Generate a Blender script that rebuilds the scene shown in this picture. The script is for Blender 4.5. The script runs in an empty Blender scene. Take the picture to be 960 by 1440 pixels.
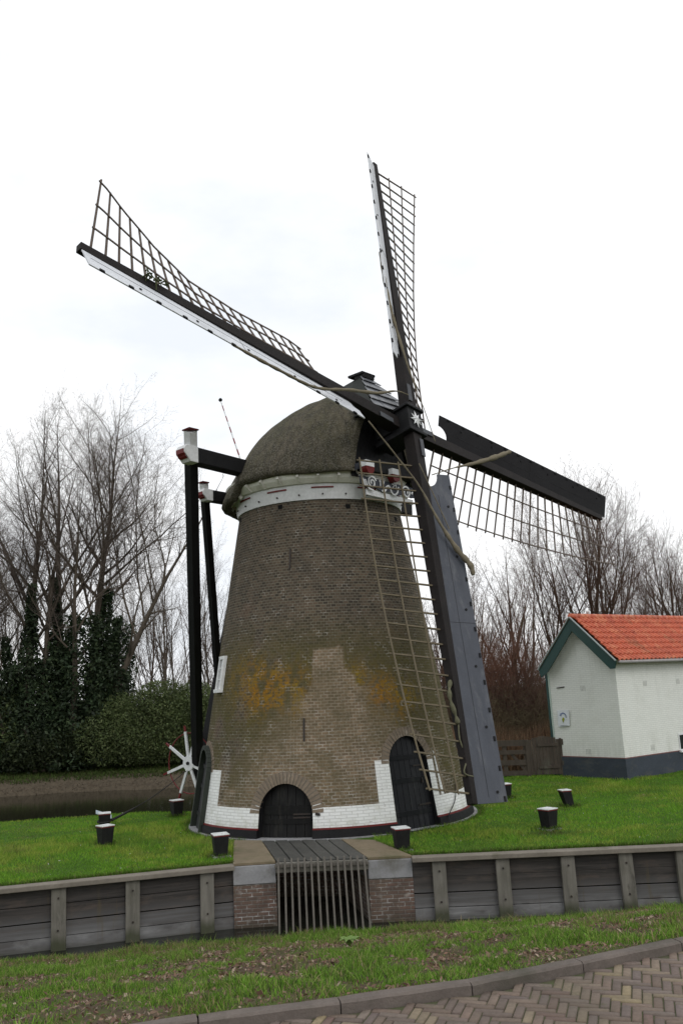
import bpy, bmesh, math, random
import numpy as np
from mathutils import Vector, Matrix

random.seed(7)
RNG = np.random.default_rng(7)
SC = bpy.context.scene
COL = SC.collection
PI = math.pi
V = lambda *a: np.array(a, dtype=float)
EZ = V(0, 0, 1)

def nrm(a):
    a = np.asarray(a, float)
    return a / (np.linalg.norm(a) + 1e-12)

# ------------------------------------------------------------------ camera
TH, RO = math.radians(11.975), math.radians(-2.96)
CAMZ = 3.061
FPX = 1200.0
_f = V(0, math.cos(TH), math.sin(TH)); _u = V(0, -math.sin(TH), math.cos(TH)); _r = V(1, 0, 0)
CR = math.cos(RO) * _r + math.sin(RO) * _u
CU = -math.sin(RO) * _r + math.cos(RO) * _u
CF = _f
CAM = V(0, 0, CAMZ)
cd = bpy.data.cameras.new('camera'); cam = bpy.data.objects.new('camera', cd); COL.objects.link(cam)
cd.sensor_fit = 'VERTICAL'; cd.sensor_height = 24.0; cd.sensor_width = 16.0
cd.lens = FPX / 1440 * 24
cd.clip_start = 0.1; cd.clip_end = 5000
cam.matrix_world = Matrix(((CR[0], CU[0], -CF[0], CAM[0]), (CR[1], CU[1], -CF[1], CAM[1]), (CR[2], CU[2], -CF[2], CAM[2]), (0, 0, 0, 1)))
SC.camera = cam

# survey helper: where a measured sight line meets a real plane of the place
def sight(px, py):
    return (px - 480) / FPX * CR - (py - 720) / FPX * CU + CF
def meet(px, py, P, N):
    d = sight(px, py)
    return CAM + d * (np.dot(P - CAM, N) / np.dot(d, N))

# ------------------------------------------------------------------ materials
MATS = {}
def _nodes(m):
    m.use_nodes = True
    nt = m.node_tree; nt.nodes.clear()
    out = nt.nodes.new('ShaderNodeOutputMaterial')
    bs = nt.nodes.new('ShaderNodeBsdfPrincipled')
    nt.links.new(bs.outputs[0], out.inputs[0])
    return nt, bs, out

def N(nt, t, **kw):
    n = nt.nodes.new(t)
    for k, v in kw.items():
        if k.startswith('i_'):
            key = k[2:]
            key = int(key) if key.isdigit() else key.replace('_', ' ')
            n.inputs[key].default_value = v
        else:
            setattr(n, k, v)
    return n

def col4(c):
    return (c[0], c[1], c[2], 1)

def mixc(nt, fac, a, b, bt='MIX'):
    m = nt.nodes.new('ShaderNodeMix'); m.data_type = 'RGBA'; m.blend_type = bt
    for sock, v in ((m.inputs[0], fac), (m.inputs[6], a), (m.inputs[7], b)):
        if hasattr(v, 'is_output'):
            nt.links.new(v, sock)
        else:
            sock.default_value = v if isinstance(v, (int, float)) else col4(v)
    return m.outputs[2]

def ramp(nt, src, lo, hi, a=0.0, b=1.0):
    m = nt.nodes.new('ShaderNodeMapRange')
    m.inputs[1].default_value = lo; m.inputs[2].default_value = hi
    m.inputs[3].default_value = a; m.inputs[4].default_value = b
    nt.links.new(src, m.inputs[0])
    return m.outputs[0]

def math_(nt, op, a, b=None):
    m = nt.nodes.new('ShaderNodeMath'); m.operation = op
    for i, v in enumerate((a, b)):
        if v is None: continue
        if hasattr(v, 'is_output'): nt.links.new(v, m.inputs[i])
        else: m.inputs[i].default_value = v
    return m.outputs[0]

def coords(nt, scale=(1, 1, 1), kind='Object'):
    tc = nt.nodes.new('ShaderNodeTexCoord')
    mp = nt.nodes.new('ShaderNodeMapping'); mp.inputs['Scale'].default_value = scale
    nt.links.new(tc.outputs[kind], mp.inputs[0])
    return mp.outputs[0]

def noise(nt, vec, scale, detail=4, rough=.6):
    n = N(nt, 'ShaderNodeTexNoise'); n.inputs['Scale'].default_value = scale
    n.inputs['Detail'].default_value = detail; n.inputs['Roughness'].default_value = rough
    nt.links.new(vec, n.inputs['Vector'])
    return n.outputs[0]

def bump(nt, bs, h, strength=.4, dist=.02):
    b = nt.nodes.new('ShaderNodeBump'); b.inputs['Strength'].default_value = strength
    b.inputs['Distance'].default_value = dist
    nt.links.new(h, b.inputs['Height']); nt.links.new(b.outputs[0], bs.inputs['Normal'])

def mat(name, c1, c2=None, scale=3.0, stretch=(1, 1, 1), rough=.7, bstr=.3, bdist=.01, fine=25.0, stain=None, stain_lo=.55, stain_hi=.7, stain_scale=1.2, spec=.3):
    """painted / natural surface: two tones by noise, fine grain, optional stains with a shape of their own"""
    if name in MATS: return MATS[name]
    m = bpy.data.materials.new(name); nt, bs, out = _nodes(m)
    c2 = c2 or tuple(x * .7 for x in c1)
    v = coords(nt, stretch)
    n1 = noise(nt, v, scale, 5)
    n2 = noise(nt, v, fine, 4)
    c = mixc(nt, ramp(nt, n1, .3, .7), c1, c2)
    c = mixc(nt, ramp(nt, n2, .3, .75, .0, .45), c, tuple(x * .55 for x in c1))
    if stain:
        n3 = noise(nt, v, stain_scale, 6, .7)
        c = mixc(nt, ramp(nt, n3, stain_lo, stain_hi), c, stain)
    nt.links.new(c, bs.inputs['Base Color'])
    r = ramp(nt, n2, .2, .8, max(0, rough - .1), min(1, rough + .1))
    nt.links.new(r, bs.inputs['Roughness'])
    bs.inputs['Specular IOR Level'].default_value = spec
    if bstr: bump(nt, bs, n2, bstr, bdist)
    MATS[name] = m
    return m

def mat_attr(name, rough=.8, translucent=0.0, spec=.2, dirt=False):
    """colour from the mesh's own per-element colour (leaf, blade or brick colour)"""
    m = bpy.data.materials.new(name); nt, bs, out = _nodes(m)
    a = N(nt, 'ShaderNodeAttribute', attribute_name='tone')
    v = coords(nt)
    n2 = noise(nt, v, 40, 3)
    c = mixc(nt, ramp(nt, n2, .3, .8, 0, .35), a.outputs['Color'], (.02, .018, .015))
    if dirt:                     # trodden-in earth and moss on the paving
        d1 = noise(nt, v, 1.1, 6, .65); d2 = noise(nt, v, 5, 5, .7)
        c = mixc(nt, ramp(nt, d1, .42, .68, 0, .55), c, (.105, .088, .068))
        c = mixc(nt, ramp(nt, d2, .56, .70, 0, .5), c, (.085, .085, .050))
        bump(nt, bs, n2, .35, .006)
    nt.links.new(c, bs.inputs['Base Color'])
    bs.inputs['Roughness'].default_value = rough
    bs.inputs['Specular IOR Level'].default_value = spec
    if translucent:
        tr = nt.nodes.new('ShaderNodeBsdfTranslucent'); nt.links.new(c, tr.inputs[0])
        mx = nt.nodes.new('ShaderNodeMixShader'); mx.inputs[0].default_value = translucent
        nt.links.new(bs.outputs[0], mx.inputs[1]); nt.links.new(tr.outputs[0], mx.inputs[2])
        nt.links.new(mx.outputs[0], out.inputs[0])
    MATS[name] = m
    return m

def brick_fac(nt, vec, w, h, mortar, c1, c2, cm, bias=0.0):
    b = N(nt, 'ShaderNodeTexBrick')
    b.inputs['Scale'].default_value = 1.0
    b.inputs['Brick Width'].default_value = w; b.inputs['Row Height'].default_value = h
    b.inputs['Mortar Size'].default_value = mortar; b.inputs['Mortar Smooth'].default_value = .3
    b.inputs['Bias'].default_value = bias
    b.inputs['Color1'].default_value = col4(c1); b.inputs['Color2'].default_value = col4(c2); b.inputs['Mortar'].default_value = col4(cm)
    nt.links.new(vec, b.inputs['Vector'])
    return b

# ------------------------------------------------------------------ mesh builder
class MB:
    def __init__(self):
        self.v = []; self.f = []
    def add(self, verts, faces):
        o = len(self.v)
        self.v.extend([tuple(map(float, p)) for p in verts])
        self.f.extend([tuple(i + o for i in f) for f in faces])
        return self
    def box(self, c, ax, ay, az):
        """centre and three half-axis vectors"""
        c, ax, ay, az = (np.asarray(q, float) for q in (c, ax, ay, az))
        vs = [c + i * ax + j * ay + k * az for k in (-1, 1) for j in (-1, 1) for i in (-1, 1)]
        if np.dot(np.cross(ax, ay), az) < 0:
            fs = [(0, 1, 3, 2), (4, 6, 7, 5), (0, 4, 5, 1), (2, 3, 7, 6), (0, 2, 6, 4), (1, 5, 7, 3)]
        else:
            fs = [(0, 2, 3, 1), (4, 5, 7, 6), (0, 1, 5, 4), (2, 6, 7, 3), (0, 4, 6, 2), (1, 3, 7, 5)]
        return self.add(vs, fs)
    def beam(self, p0, p1, w, h, up=EZ, w1=None, h1=None):
        """box from p0 to p1; w across (perpendicular to up), h along up"""
        p0, p1 = np.asarray(p0, float), np.asarray(p1, float)
        d = nrm(p1 - p0); s = np.cross(d, up)
        if np.linalg.norm(s) < 1e-6: s = np.cross(d, V(1, 0, 0))
        s = nrm(s); t = nrm(np.cross(s, d))
        w1 = w if w1 is None else w1; h1 = h if h1 is None else h1
        vs = []
        for p, a, b in ((p0, w, h), (p1, w1, h1)):
            vs += [p + s * a / 2 * i + t * b / 2 * j for (i, j) in ((-1, -1), (1, -1), (1, 1), (-1, 1))]
        return self.add(vs, [(0, 1, 2, 3), (7, 6, 5, 4), (0, 4, 5, 1), (1, 5, 6, 2), (2, 6, 7, 3), (3, 7, 4, 0)])
    def tube(self, pts, rad, k=8, cap=True):
        pts = [np.asarray(p, float) for p in pts]
        n = len(pts); rad = [rad] * n if np.isscalar(rad) else rad
        vs = []; ref = None
        for i, p in enumerate(pts):
            d = nrm(pts[min(i + 1, n - 1)] - pts[max(i - 1, 0)])
            if ref is None or abs(np.dot(ref, d)) > .95:
                ref = V(0, 0, 1) if abs(d[2]) < .9 else V(1, 0, 0)
            a = nrm(np.cross(d, ref)); b = np.cross(d, a); ref = nrm(ref - d * np.dot(ref, d))
            for j in range(k):
                t = 2 * PI * j / k
                vs.append(p + rad[i] * (math.cos(t) * a + math.sin(t) * b))
        fs = [(i * k + j, i * k + (j + 1) % k, (i + 1) * k + (j + 1) % k, (i + 1) * k + j) for i in range(n - 1) for j in range(k)]
        if cap:
            fs.append(tuple(range(k))[::-1]); fs.append(tuple((n - 1) * k + j for j in range(k)))
        return self.add(vs, fs)
    def prism(self, poly, ext):
        """planar polygon (3D points) extruded by vector ext"""
        poly = [np.asarray(p, float) for p in poly]; n = len(poly); ext = np.asarray(ext, float)
        vs = poly + [p + ext for p in poly]
        fs = [tuple(range(n))[::-1], tuple(range(n, 2 * n))] + [(i, (i + 1) % n, n + (i + 1) % n, n + i) for i in range(n)]
        return self.add(vs, fs)
    def grid(self, P):
        """P: (m, n, 3) array of points"""
        m, n = P.shape[:2]
        fs = [(i * n + j, i * n + j + 1, (i + 1) * n + j + 1, (i + 1) * n + j) for i in range(m - 1) for j in range(n - 1)]
        return self.add(P.reshape(-1, 3), fs)

def root_loc(o):
    while o.parent is not None: o = o.parent
    return np.array(o.location)

def raw_mesh(name, verts, faces_idx, loop_start, loop_total, tone=None):
    me = bpy.data.meshes.new(name)
    verts = np.asarray(verts, np.float32)
    me.vertices.add(len(verts)); me.vertices.foreach_set('co', verts.ravel())
    me.loops.add(len(faces_idx)); me.loops.foreach_set('vertex_index', np.asarray(faces_idx, np.int32))
    me.polygons.add(len(loop_start)); me.polygons.foreach_set('loop_start', np.asarray(loop_start, np.int32))
    me.update(calc_edges=True)
    if tone is not None:
        a = me.attributes.new('tone', 'FLOAT_COLOR', 'POINT')
        t = np.ones((len(verts), 4), np.float32); t[:, :3] = tone
        a.data.foreach_set('color', t.ravel())
    return me

def obj(name, mb, m, parent=None, bevel=0, smooth=False, label=None, fixn=True):
    me = bpy.data.meshes.new(name)
    vs = np.array(mb.v, float)
    if parent is not None: vs = vs - root_loc(parent)
    me.from_pydata(vs.tolist(), [], mb.f); me.update()
    if fixn:
        bm = bmesh.new(); bm.from_mesh(me); bmesh.ops.recalc_face_normals(bm, faces=bm.faces); bm.to_mesh(me); bm.free()
    o = bpy.data.objects.new(name, me); COL.objects.link(o)
    if m is not None: me.materials.append(m)
    if parent is not None: o.parent = parent
    if smooth:
        me.polygons.foreach_set('use_smooth', [True] * len(me.polygons))
    if bevel:
        b = o.modifiers.new('bevel', 'BEVEL'); b.width = bevel; b.segments = 2; b.limit_method = 'ANGLE'; b.angle_limit = math.radians(40)
    if label: o['label'] = label
    return o

def thing(name, label, cat, loc=(0, 0, 0), group=None):
    o = bpy.data.objects.new(name, None); COL.objects.link(o)
    o.location = tuple(map(float, loc)); o.empty_display_size = .3
    o['label'] = label; o['category'] = cat
    if group: o['group'] = group
    return o

def tag(o, label=None, cat=None, group=None, kind=None):
    if label: o['label'] = label
    if cat: o['category'] = cat
    if group: o['group'] = group
    if kind: o['kind'] = kind
    return o

def copy_tree(o, parent=None):
    c = o.copy(); COL.objects.link(c); c.parent = parent
    for ch in list(o.children): copy_tree(ch, c)
    return c

# 2-D value noise for numpy
_perm = np.random.default_rng(3).random((256, 256))
def vnoise(x, y):
    xi = np.floor(x).astype(int); yi = np.floor(y).astype(int)
    fx = x - xi; fy = y - yi
    fx = fx * fx * (3 - 2 * fx); fy = fy * fy * (3 - 2 * fy)
    g = lambda i, j: _perm[i & 255, j & 255]
    return (g(xi, yi) * (1 - fx) + g(xi + 1, yi) * fx) * (1 - fy) + (g(xi, yi + 1) * (1 - fx) + g(xi + 1, yi + 1) * fx) * fy
def fbm(x, y, o=4):
    s = 0; a = .5; t = 0
    for k in range(o):
        s = s + a * vnoise(x * 2 ** k + 17 * k, y * 2 ** k + 31 * k); t += a; a *= .5
    return s / t
def sstep(x, a, b):
    t = np.clip((x - a) / (b - a), 0, 1); return t * t * (3 - 2 * t)

# ------------------------------------------------------------------ world, sun
SUN_EL, SUN_AZ = math.radians(42), math.radians(150)      # azimuth from +Y clockwise: behind the camera, right
w = bpy.data.worlds.new('World'); SC.world = w; w.use_nodes = True
nt = w.node_tree; nt.nodes.clear()
wo = nt.nodes.new('ShaderNodeOutputWorld'); bg = nt.nodes.new('ShaderNodeBackground'); nt.links.new(bg.outputs[0], wo.inputs[0])
sky = nt.nodes.new('ShaderNodeTexSky'); sky.sky_type = 'NISHITA'; sky.sun_disc = False
sky.sun_elevation = SUN_EL; sky.sun_rotation = SUN_AZ; sky.air_density = 1.0; sky.dust_density = 3.0
tc = nt.nodes.new('ShaderNodeTexCoord')
mp = nt.nodes.new('ShaderNodeMapping'); mp.inputs['Scale'].default_value = (1, 1, 2.2); mp.inputs['Location'].default_value = (2.1, .2, .75)
nt.links.new(tc.outputs['Generated'], mp.inputs[0])
cn = noise(nt, mp.outputs[0], 2.2, 6, .55)
cloud = mixc(nt, ramp(nt, cn, .36, .56), (9.5, 9.95, 10.55), (11.9, 11.95, 12.0))
c = mixc(nt, .94, sky.outputs[0], cloud)
nt.links.new(c, bg.inputs[0]); bg.inputs[1].default_value = .1
sd = bpy.data.lights.new('sun', 'SUN'); so = bpy.data.objects.new('sun', sd); COL.objects.link(so)
sd.energy = .6; sd.angle = math.radians(25); sd.color = (1, .97, .92)
sdir = V(math.sin(SUN_AZ) * math.cos(SUN_EL), math.cos(SUN_AZ) * math.cos(SUN_EL), math.sin(SUN_EL))
so.rotation_euler = Vector(-sdir).to_track_quat('-Z', 'Y').to_euler()
SC.view_settings.view_transform = 'Standard'; SC.view_settings.look = 'None'
SC.view_settings.exposure = 0.0; SC.view_settings.gamma = 1.0; SC.view_settings.use_curve_mapping = False
SC.render.film_transparent = False
SC.cycles.max_bounces = 6; SC.cycles.use_denoising = True

# ------------------------------------------------------------------ shared materials
BLACK = mat('black_tar', (.009, .009, .010), (.014, .014, .015), 4, rough=.6, bstr=.15, spec=.18)
STOCKM = mat('dark_stock_wood', (.022, .018, .017), (.013, .011, .011), 2.5, rough=.65, bstr=.2, spec=.15)
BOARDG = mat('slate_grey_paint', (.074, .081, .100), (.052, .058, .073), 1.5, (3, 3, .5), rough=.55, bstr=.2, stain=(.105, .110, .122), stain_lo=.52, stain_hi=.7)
BOARDD = mat('dark_board', (.018, .017, .019), (.012, .011, .013), 1.5, (1, 1, 1), rough=.65, bstr=.15, spec=.15)  # darker tone set on the right sail's leading board
WHITE = mat('white_paint', (.78, .79, .80), (.70, .71, .71), 3, rough=.5, bstr=.08, fine=14, stain=(.5, .5, .46), stain_lo=.6, stain_hi=.75)
WHITEB = mat('white_board', (.74, .76, .80), (.62, .64, .68), 2, rough=.45, bstr=.05, stain=(.45, .46, .48), stain_lo=.58, stain_hi=.75)  # leading board tone differs by sail: white on the upper and left ones
RED = mat('dark_red_paint', (.17, .012, .012), (.12, .010, .010), 4, rough=.5, bstr=.1)
CREAM = mat('cream_paint', (.82, .81, .74), (.74, .73, .66), 2.5, rough=.6, bstr=.1, stain=(.45, .44, .37), stain_lo=.55)
LATH = mat('weathered_lath', (.165, .135, .085), (.115, .095, .065), 6, rough=.8, bstr=.3)
LATHD = mat('brown_lath', (.155, .120, .098), (.105, .082, .068), 6, rough=.8, bstr=.3)
ROPEM = mat('hemp_rope', (.22, .19, .13), (.14, .12, .085), 9, rough=.9, bstr=.6, fine=60)
IRON = mat('old_iron', (.03, .028, .026), (.05, .035, .028), 9, rough=.6)
STONE = mat('grey_stone', (.33, .33, .34), (.26, .26, .27), 4, rough=.85, bstr=.3, stain=(.13, .125, .11), stain_lo=.5)
STONEB = mat('brown_stone_top', (.22, .175, .115), (.16, .13, .085), 3, rough=.85, bstr=.3, stain=(.10, .095, .05), stain_lo=.5)
DECKM = mat('wet_deck_wood', (.085, .083, .075), (.05, .052, .048), 3, rough=.6, bstr=.3)
BARM = mat('galvanised_bar', (.165, .15, .13), (.11, .10, .085), 6, rough=.6, bstr=.2)
def quay_wood():
    m = bpy.data.materials.new('quay_plank_wood'); nt, bs, out = _nodes(m)
    v = coords(nt, (.35, .35, 9)); n1 = noise(nt, v, 2.0, 6, .65)
    n2 = noise(nt, coords(nt, (.8, .8, 3)), 2.0, 6, .7)
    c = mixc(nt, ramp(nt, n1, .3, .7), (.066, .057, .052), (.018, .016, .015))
    c = mixc(nt, ramp(nt, n2, .52, .68, 0, .6), c, (.10, .075, .06))
    sx = N(nt, 'ShaderNodeSeparateXYZ'); tcx = N(nt, 'ShaderNodeTexCoord'); nt.links.new(tcx.outputs['Object'], sx.inputs[0])
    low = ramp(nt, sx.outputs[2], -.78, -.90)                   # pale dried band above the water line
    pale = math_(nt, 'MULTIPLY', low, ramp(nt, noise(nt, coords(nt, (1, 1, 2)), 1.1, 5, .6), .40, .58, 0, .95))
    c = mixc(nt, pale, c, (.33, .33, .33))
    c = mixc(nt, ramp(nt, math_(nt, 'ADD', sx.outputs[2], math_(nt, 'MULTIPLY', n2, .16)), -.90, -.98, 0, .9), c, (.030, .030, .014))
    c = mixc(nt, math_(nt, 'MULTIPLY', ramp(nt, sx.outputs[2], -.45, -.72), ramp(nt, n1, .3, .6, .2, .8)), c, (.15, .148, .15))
    v3 = coords(nt, (5, 5, .4)); n3 = noise(nt, v3, 1.3, 4)
    c = mixc(nt, ramp(nt, n3, .60, .74, 0, .55), c, (.10, .075, .03))
    nt.links.new(c, bs.inputs['Base Color']); bs.inputs['Roughness'].default_value = .7
    bump(nt, bs, n1, .5, .01)
    return m
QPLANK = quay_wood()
def quay_post():
    m = bpy.data.materials.new('grey_post_wood'); nt, bs, out = _nodes(m)
    v = coords(nt, (6, 6, .6)); n1 = noise(nt, v, 2.0, 6, .65); n2 = noise(nt, coords(nt), 1.3, 5, .6); n3 = noise(nt, coords(nt, (2, 2, .5)), 3, 5, .7)
    c = mixc(nt, ramp(nt, n1, .3, .7), (.205, .192, .165), (.11, .102, .088))
    c = mixc(nt, ramp(nt, n2, .45, .68, 0, .6), c, (.085, .082, .058))
    c = mixc(nt, ramp(nt, n3, .60, .72, 0, .7), c, (.05, .045, .036))
    sx = N(nt, 'ShaderNodeSeparateXYZ'); tcx = N(nt, 'ShaderNodeTexCoord'); nt.links.new(tcx.outputs['Object'], sx.inputs[0])
    zz = math_(nt, 'ADD', sx.outputs[2], math_(nt, 'MULTIPLY', n3, .22))
    c = mixc(nt, ramp(nt, zz, -.70, -.86, 0, .85), c, (.040, .046, .020))
    nt.links.new(c, bs.inputs['Base Color']); bs.inputs['Roughness'].default_value = .85
    bump(nt, bs, n1, .6, .012)
    return m
QPOST = quay_post()
QCAP = mat('grey_cap_wood', (.23, .205, .17), (.16, .14, .115), 3, rough=.85, bstr=.4, stain=(.10, .095, .06), stain_lo=.55)
GREEN = mat('dark_green_paint', (.008, .055, .046), (.007, .045, .038), 3, rough=.4, bstr=.05, spec=.4)

# ================================================================== WINDMILL
AX = V(-.604, 23.0, 0)
FH = V(.7390, -.6737, 0); SS = V(.6737, .7390, 0)
HUB = V(1.929, 20.684, 9.70); ARM = 9.33
UU = nrm(V(.6907, .7047, -.1624)); VV = nrm(V(-.0444, .2655, .9631)); NN = nrm(V(.7218, -.6580, .2147))
M = lambda x, s, z: AX + FH * x + SS * s + EZ * z
mill = thing('windmill', 'brick tower windmill with thatched cap and four lattice sails, standing on the lawn', 'windmill', AX)

def rad(z):                      # outside radius of the brick tower
    return 3.498 - (3.498 - 2.188) * z / 7.85
def T(th, z, off=0.0):           # th in degrees, 0 towards the road, + to the right
    a = math.radians(th); r = rad(z) + off
    return AX + V(r * math.sin(a), -r * math.cos(a), z)

# ---- openings: (centre angle, half angle, spring height, name)
OPEN = [(-16.8, 10.6, .53, 'low'), (34.8, 9.7, 1.45, 'door'), (-70.5, 9.5, 1.35, 'side')]
def hw(o): return math.radians(o[1]) * rad(.6)

FRESH = [(-4.5, 4.1), (1, 4.12), (7.8, 4.07), (9, 3.75), (13.6, 3.5), (16, 3.2), (20.5, 3.1), (26, 2.5), (33, 2.3), (46, 1.8), (46, .5), (-33, .5), (-37, .75), (-43, 1.0), (-40, 1.5), (-34, 1.7), (-30, 2.1), (-22, 2.4), (-19, 2.6), (-16, 2.95), (-8, 3.05), (-6, 3.3), (-5, 3.7)]
def in_poly(px, py, poly):
    ins = np.zeros_like(px, bool); n = len(poly)
    for i in range(n):
        x1, y1 = poly[i]; x2, y2 = poly[(i + 1) % n]
        c = ((y1 > py) != (y2 > py)) & (px < (x2 - x1) * (py - y1) / (y2 - y1 + 1e-9) + x1)
        ins ^= c
    return ins

def brick_tower():
    ths = list(np.arange(-180, 180.01, 1.5))
    for o in OPEN: ths += [o[0] - o[1], o[0] + o[1]] + list(np.arange(o[0] - 15, o[0] + 15, .75))
    ths = sorted(ths); t2 = [ths[0]]
    for t in ths[1:]:
        if t - t2[-1] > .2 or any(abs(abs(t - o[0]) - o[1]) < 1e-6 for o in OPEN):
            if t - t2[-1] < .2: t2[-1] = t
            else: t2.append(t)
    ths = np.array(t2); zs = np.arange(0, 7.951, .06)
    TT, ZZ = np.meshgrid(ths, zs)
    R = 3.498 - (3.498 - 2.188) * ZZ / 7.85
    P = np.stack([R * np.sin(np.radians(TT)), -R * np.cos(np.radians(TT)), ZZ], -1)
    m, n = TT.shape
    tc_ = (TT[:-1, :-1] + TT[1:, 1:]) / 2; zc_ = (ZZ[:-1, :-1] + ZZ[1:, 1:]) / 2
    keep = np.ones_like(tc_, bool)
    for o in OPEN:
        a = np.radians(tc_ - o[0]) * rad(.6)
        keep &= ~((np.abs(tc_ - o[0]) < o[1]) & (zc_ < o[2]))
        keep &= ~((np.hypot(a, zc_ - o[2]) < hw(o) + .05) & (zc_ >= o[2]))
    I, J = np.nonzero(keep)
    q = np.stack([I * n + J, I * n + J + 1, (I + 1) * n + J + 1, (I + 1) * n + J], 1)
    # wear: x = fresh repointed brick, y = moss, z = orange lichen (all are growth / repair, fixed to the wall)
    wob = (fbm(TT * .13 + 50, ZZ * 1.5) - .5)
    fresh = in_poly(TT + wob * 5, ZZ + wob * .3, FRESH).astype(float)
    soft = np.zeros_like(fresh)
    for dt, dz in ((-7, .3), (-4, .2), (-9, -.1), (-3, -.25), (4, .1), (7, -.15), (0, .3), (11, .3)): soft += in_poly(TT + dt + wob * 22, ZZ + dz + wob * .9, FRESH) / 8
    lw_ = sstep(-TT, 6, 12) * sstep(ZZ, 3.3, 2.9); rt_ = sstep(TT, 14, 24)
    fresh = fresh * (1 - np.maximum(lw_, rt_)) + soft * np.maximum(lw_, rt_)
    low = np.exp(-((ZZ - .9) / .6) ** 2) * sstep(-TT, 30, 38) * sstep(fbm(TT * .2, ZZ * 2.2), .32, .52)
    fresh = np.maximum(fresh, low * .8)
    fb = fbm(TT * .12, ZZ * 1.3 + 9)
    moss = sstep(ZZ, 5.2, 3.7) * sstep(fb, .22, .5) * (1 - .75 * fresh)
    moss = np.maximum(moss, .8 * sstep(TT, 48, 66) * sstep(ZZ, 5.8, 4.2))
    org = np.zeros_like(ZZ)
    for (t0, z0, st, sz, a) in ((-20, 3.25, 13, .45, 1.2), (-12, 2.85, 6, .26, 1.1), (-38, 3.5, 16, .5, .8), (-30, 2.9, 10, .35, .5), (15, 3.4, 5, .3, 1.1), (27, 3.0, 9, .4, 1.3), (40, 2.95, 7, .3, .9), (33, 2.5, 4, .2, .6)):
        org += a * np.exp(-((TT - t0) / st) ** 2 - ((ZZ - z0) / sz) ** 2)
    org = np.clip(org, 0, 1) * sstep(fbm(TT * .3, ZZ * 3 + 4), .3, .55) * (1 - .85 * fresh)
    tone = np.stack([fresh, moss, org], -1).reshape(-1, 3)
    me = raw_mesh('tower_wall', P.reshape(-1, 3), q.ravel(), np.arange(len(q)) * 4, None, tone)
    me.polygons.foreach_set('use_smooth', np.ones(len(q), bool))
    o = bpy.data.objects.new('tower_wall', me); COL.objects.link(o); o.parent = mill
    m = bpy.data.materials.new('tower_brick'); nt, bs, out = _nodes(m)
    tcn = N(nt, 'ShaderNodeTexCoord'); sx = N(nt, 'ShaderNodeSeparateXYZ'); nt.links.new(tcn.outputs['Object'], sx.inputs[0])
    ang = math_(nt, 'ARCTAN2', sx.outputs[0], math_(nt, 'MULTIPLY', sx.outputs[1], -1))
    uu = math_(nt, 'MULTIPLY', ang, 2.9)
    cb = N(nt, 'ShaderNodeCombineXYZ'); nt.links.new(uu, cb.inputs[0]); nt.links.new(sx.outputs[2], cb.inputs[1])
    dis = N(nt, 'ShaderNodeTexNoise'); dis.inputs['Scale'].default_value = 6; nt.links.new(cb.outputs[0], dis.inputs['Vector'])
    va = N(nt, 'ShaderNodeVectorMath', operation='SCALE'); va.inputs['Scale'].default_value = .022; nt.links.new(dis.outputs[1], va.inputs[0])
    vb = N(nt, 'ShaderNodeVectorMath', operation='ADD'); nt.links.new(cb.outputs[0], vb.inputs[0]); nt.links.new(va.outputs[0], vb.inputs[1])
    bv = vb.outputs[0]
    b1 = brick_fac(nt, bv, .135, .068, .010, (.130, .097, .068), (.046, .038, .030), (.165, .148, .112))
    b2 = brick_fac(nt, bv, .150, .068, .011, (.27, .19, .128), (.150, .110, .078), (.345, .30, .235))
    at = N(nt, 'ShaderNodeAttribute', attribute_name='tone'); sp = N(nt, 'ShaderNodeSeparateColor'); nt.links.new(at.outputs['Color'], sp.inputs[0])
    big = noise(nt, cb.outputs[0], 1.1, 6, .65); fine = noise(nt, cb.outputs[0], 9, 5, .7)
    old = mixc(nt, ramp(nt, big, .35, .65, 0, .40), b1.outputs[0], (.055, .048, .040))
    redp = noise(nt, cb.outputs[0], .7, 4)
    old = mixc(nt, ramp(nt, redp, .58, .75, 0, .45), old, (.16, .095, .065))
    c = mixc(nt, sp.outputs[0], old, b2.outputs[0])
    c = mixc(nt, math_(nt, 'MULTIPLY', sp.outputs[0], ramp(nt, big, .38, .62, 0, .75)), c, (.110, .090, .052))
    c = mixc(nt, math_(nt, 'MULTIPLY', sp.outputs[0], ramp(nt, fine, .45, .7, 0, .5)), c, (.10, .085, .06))
    mossf = math_(nt, 'MULTIPLY', sp.outputs[1], ramp(nt, fine, .3, .65, .25, .95))
    c = mixc(nt, mossf, c, (.082, .072, .024))
    orgf = math_(nt, 'MULTIPLY', sp.outputs[2], ramp(nt, fine, .40, .54, .05, 1.0))
    orgf = math_(nt, 'MULTIPLY', orgf, ramp(nt, noise(nt, cb.outputs[0], 16, 4, .7), .38, .58, .35, 1.0))
    c = mixc(nt, orgf, c, mixc(nt, ramp(nt, big, .4, .6), (.235, .150, .016), (.285, .130, .010)))
    # lime bloom in some joints
    salt = math_(nt, 'MULTIPLY', b1.outputs[1], ramp(nt, math_(nt, 'ADD', noise(nt, cb.outputs[0], 3.5, 5, .75), math_(nt, 'MULTIPLY', ramp(nt, sx.outputs[2], 2.6, .8), .08)), .54, .68, 0, .65))
    c = mixc(nt, salt, c, (.42, .40, .36))
    nt.links.new(c, bs.inputs['Base Color']); bs.inputs['Roughness'].default_value = .9; bs.inputs['Specular IOR Level'].default_value = .15
    hh = math_(nt, 'ADD', math_(nt, 'MULTIPLY', b1.outputs[1], -1.0), math_(nt, 'MULTIPLY', fine, .6))
    bump(nt, bs, hh, .7, .012)
    me.materials.append(m)
    return o
tower = brick_tower()

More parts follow.
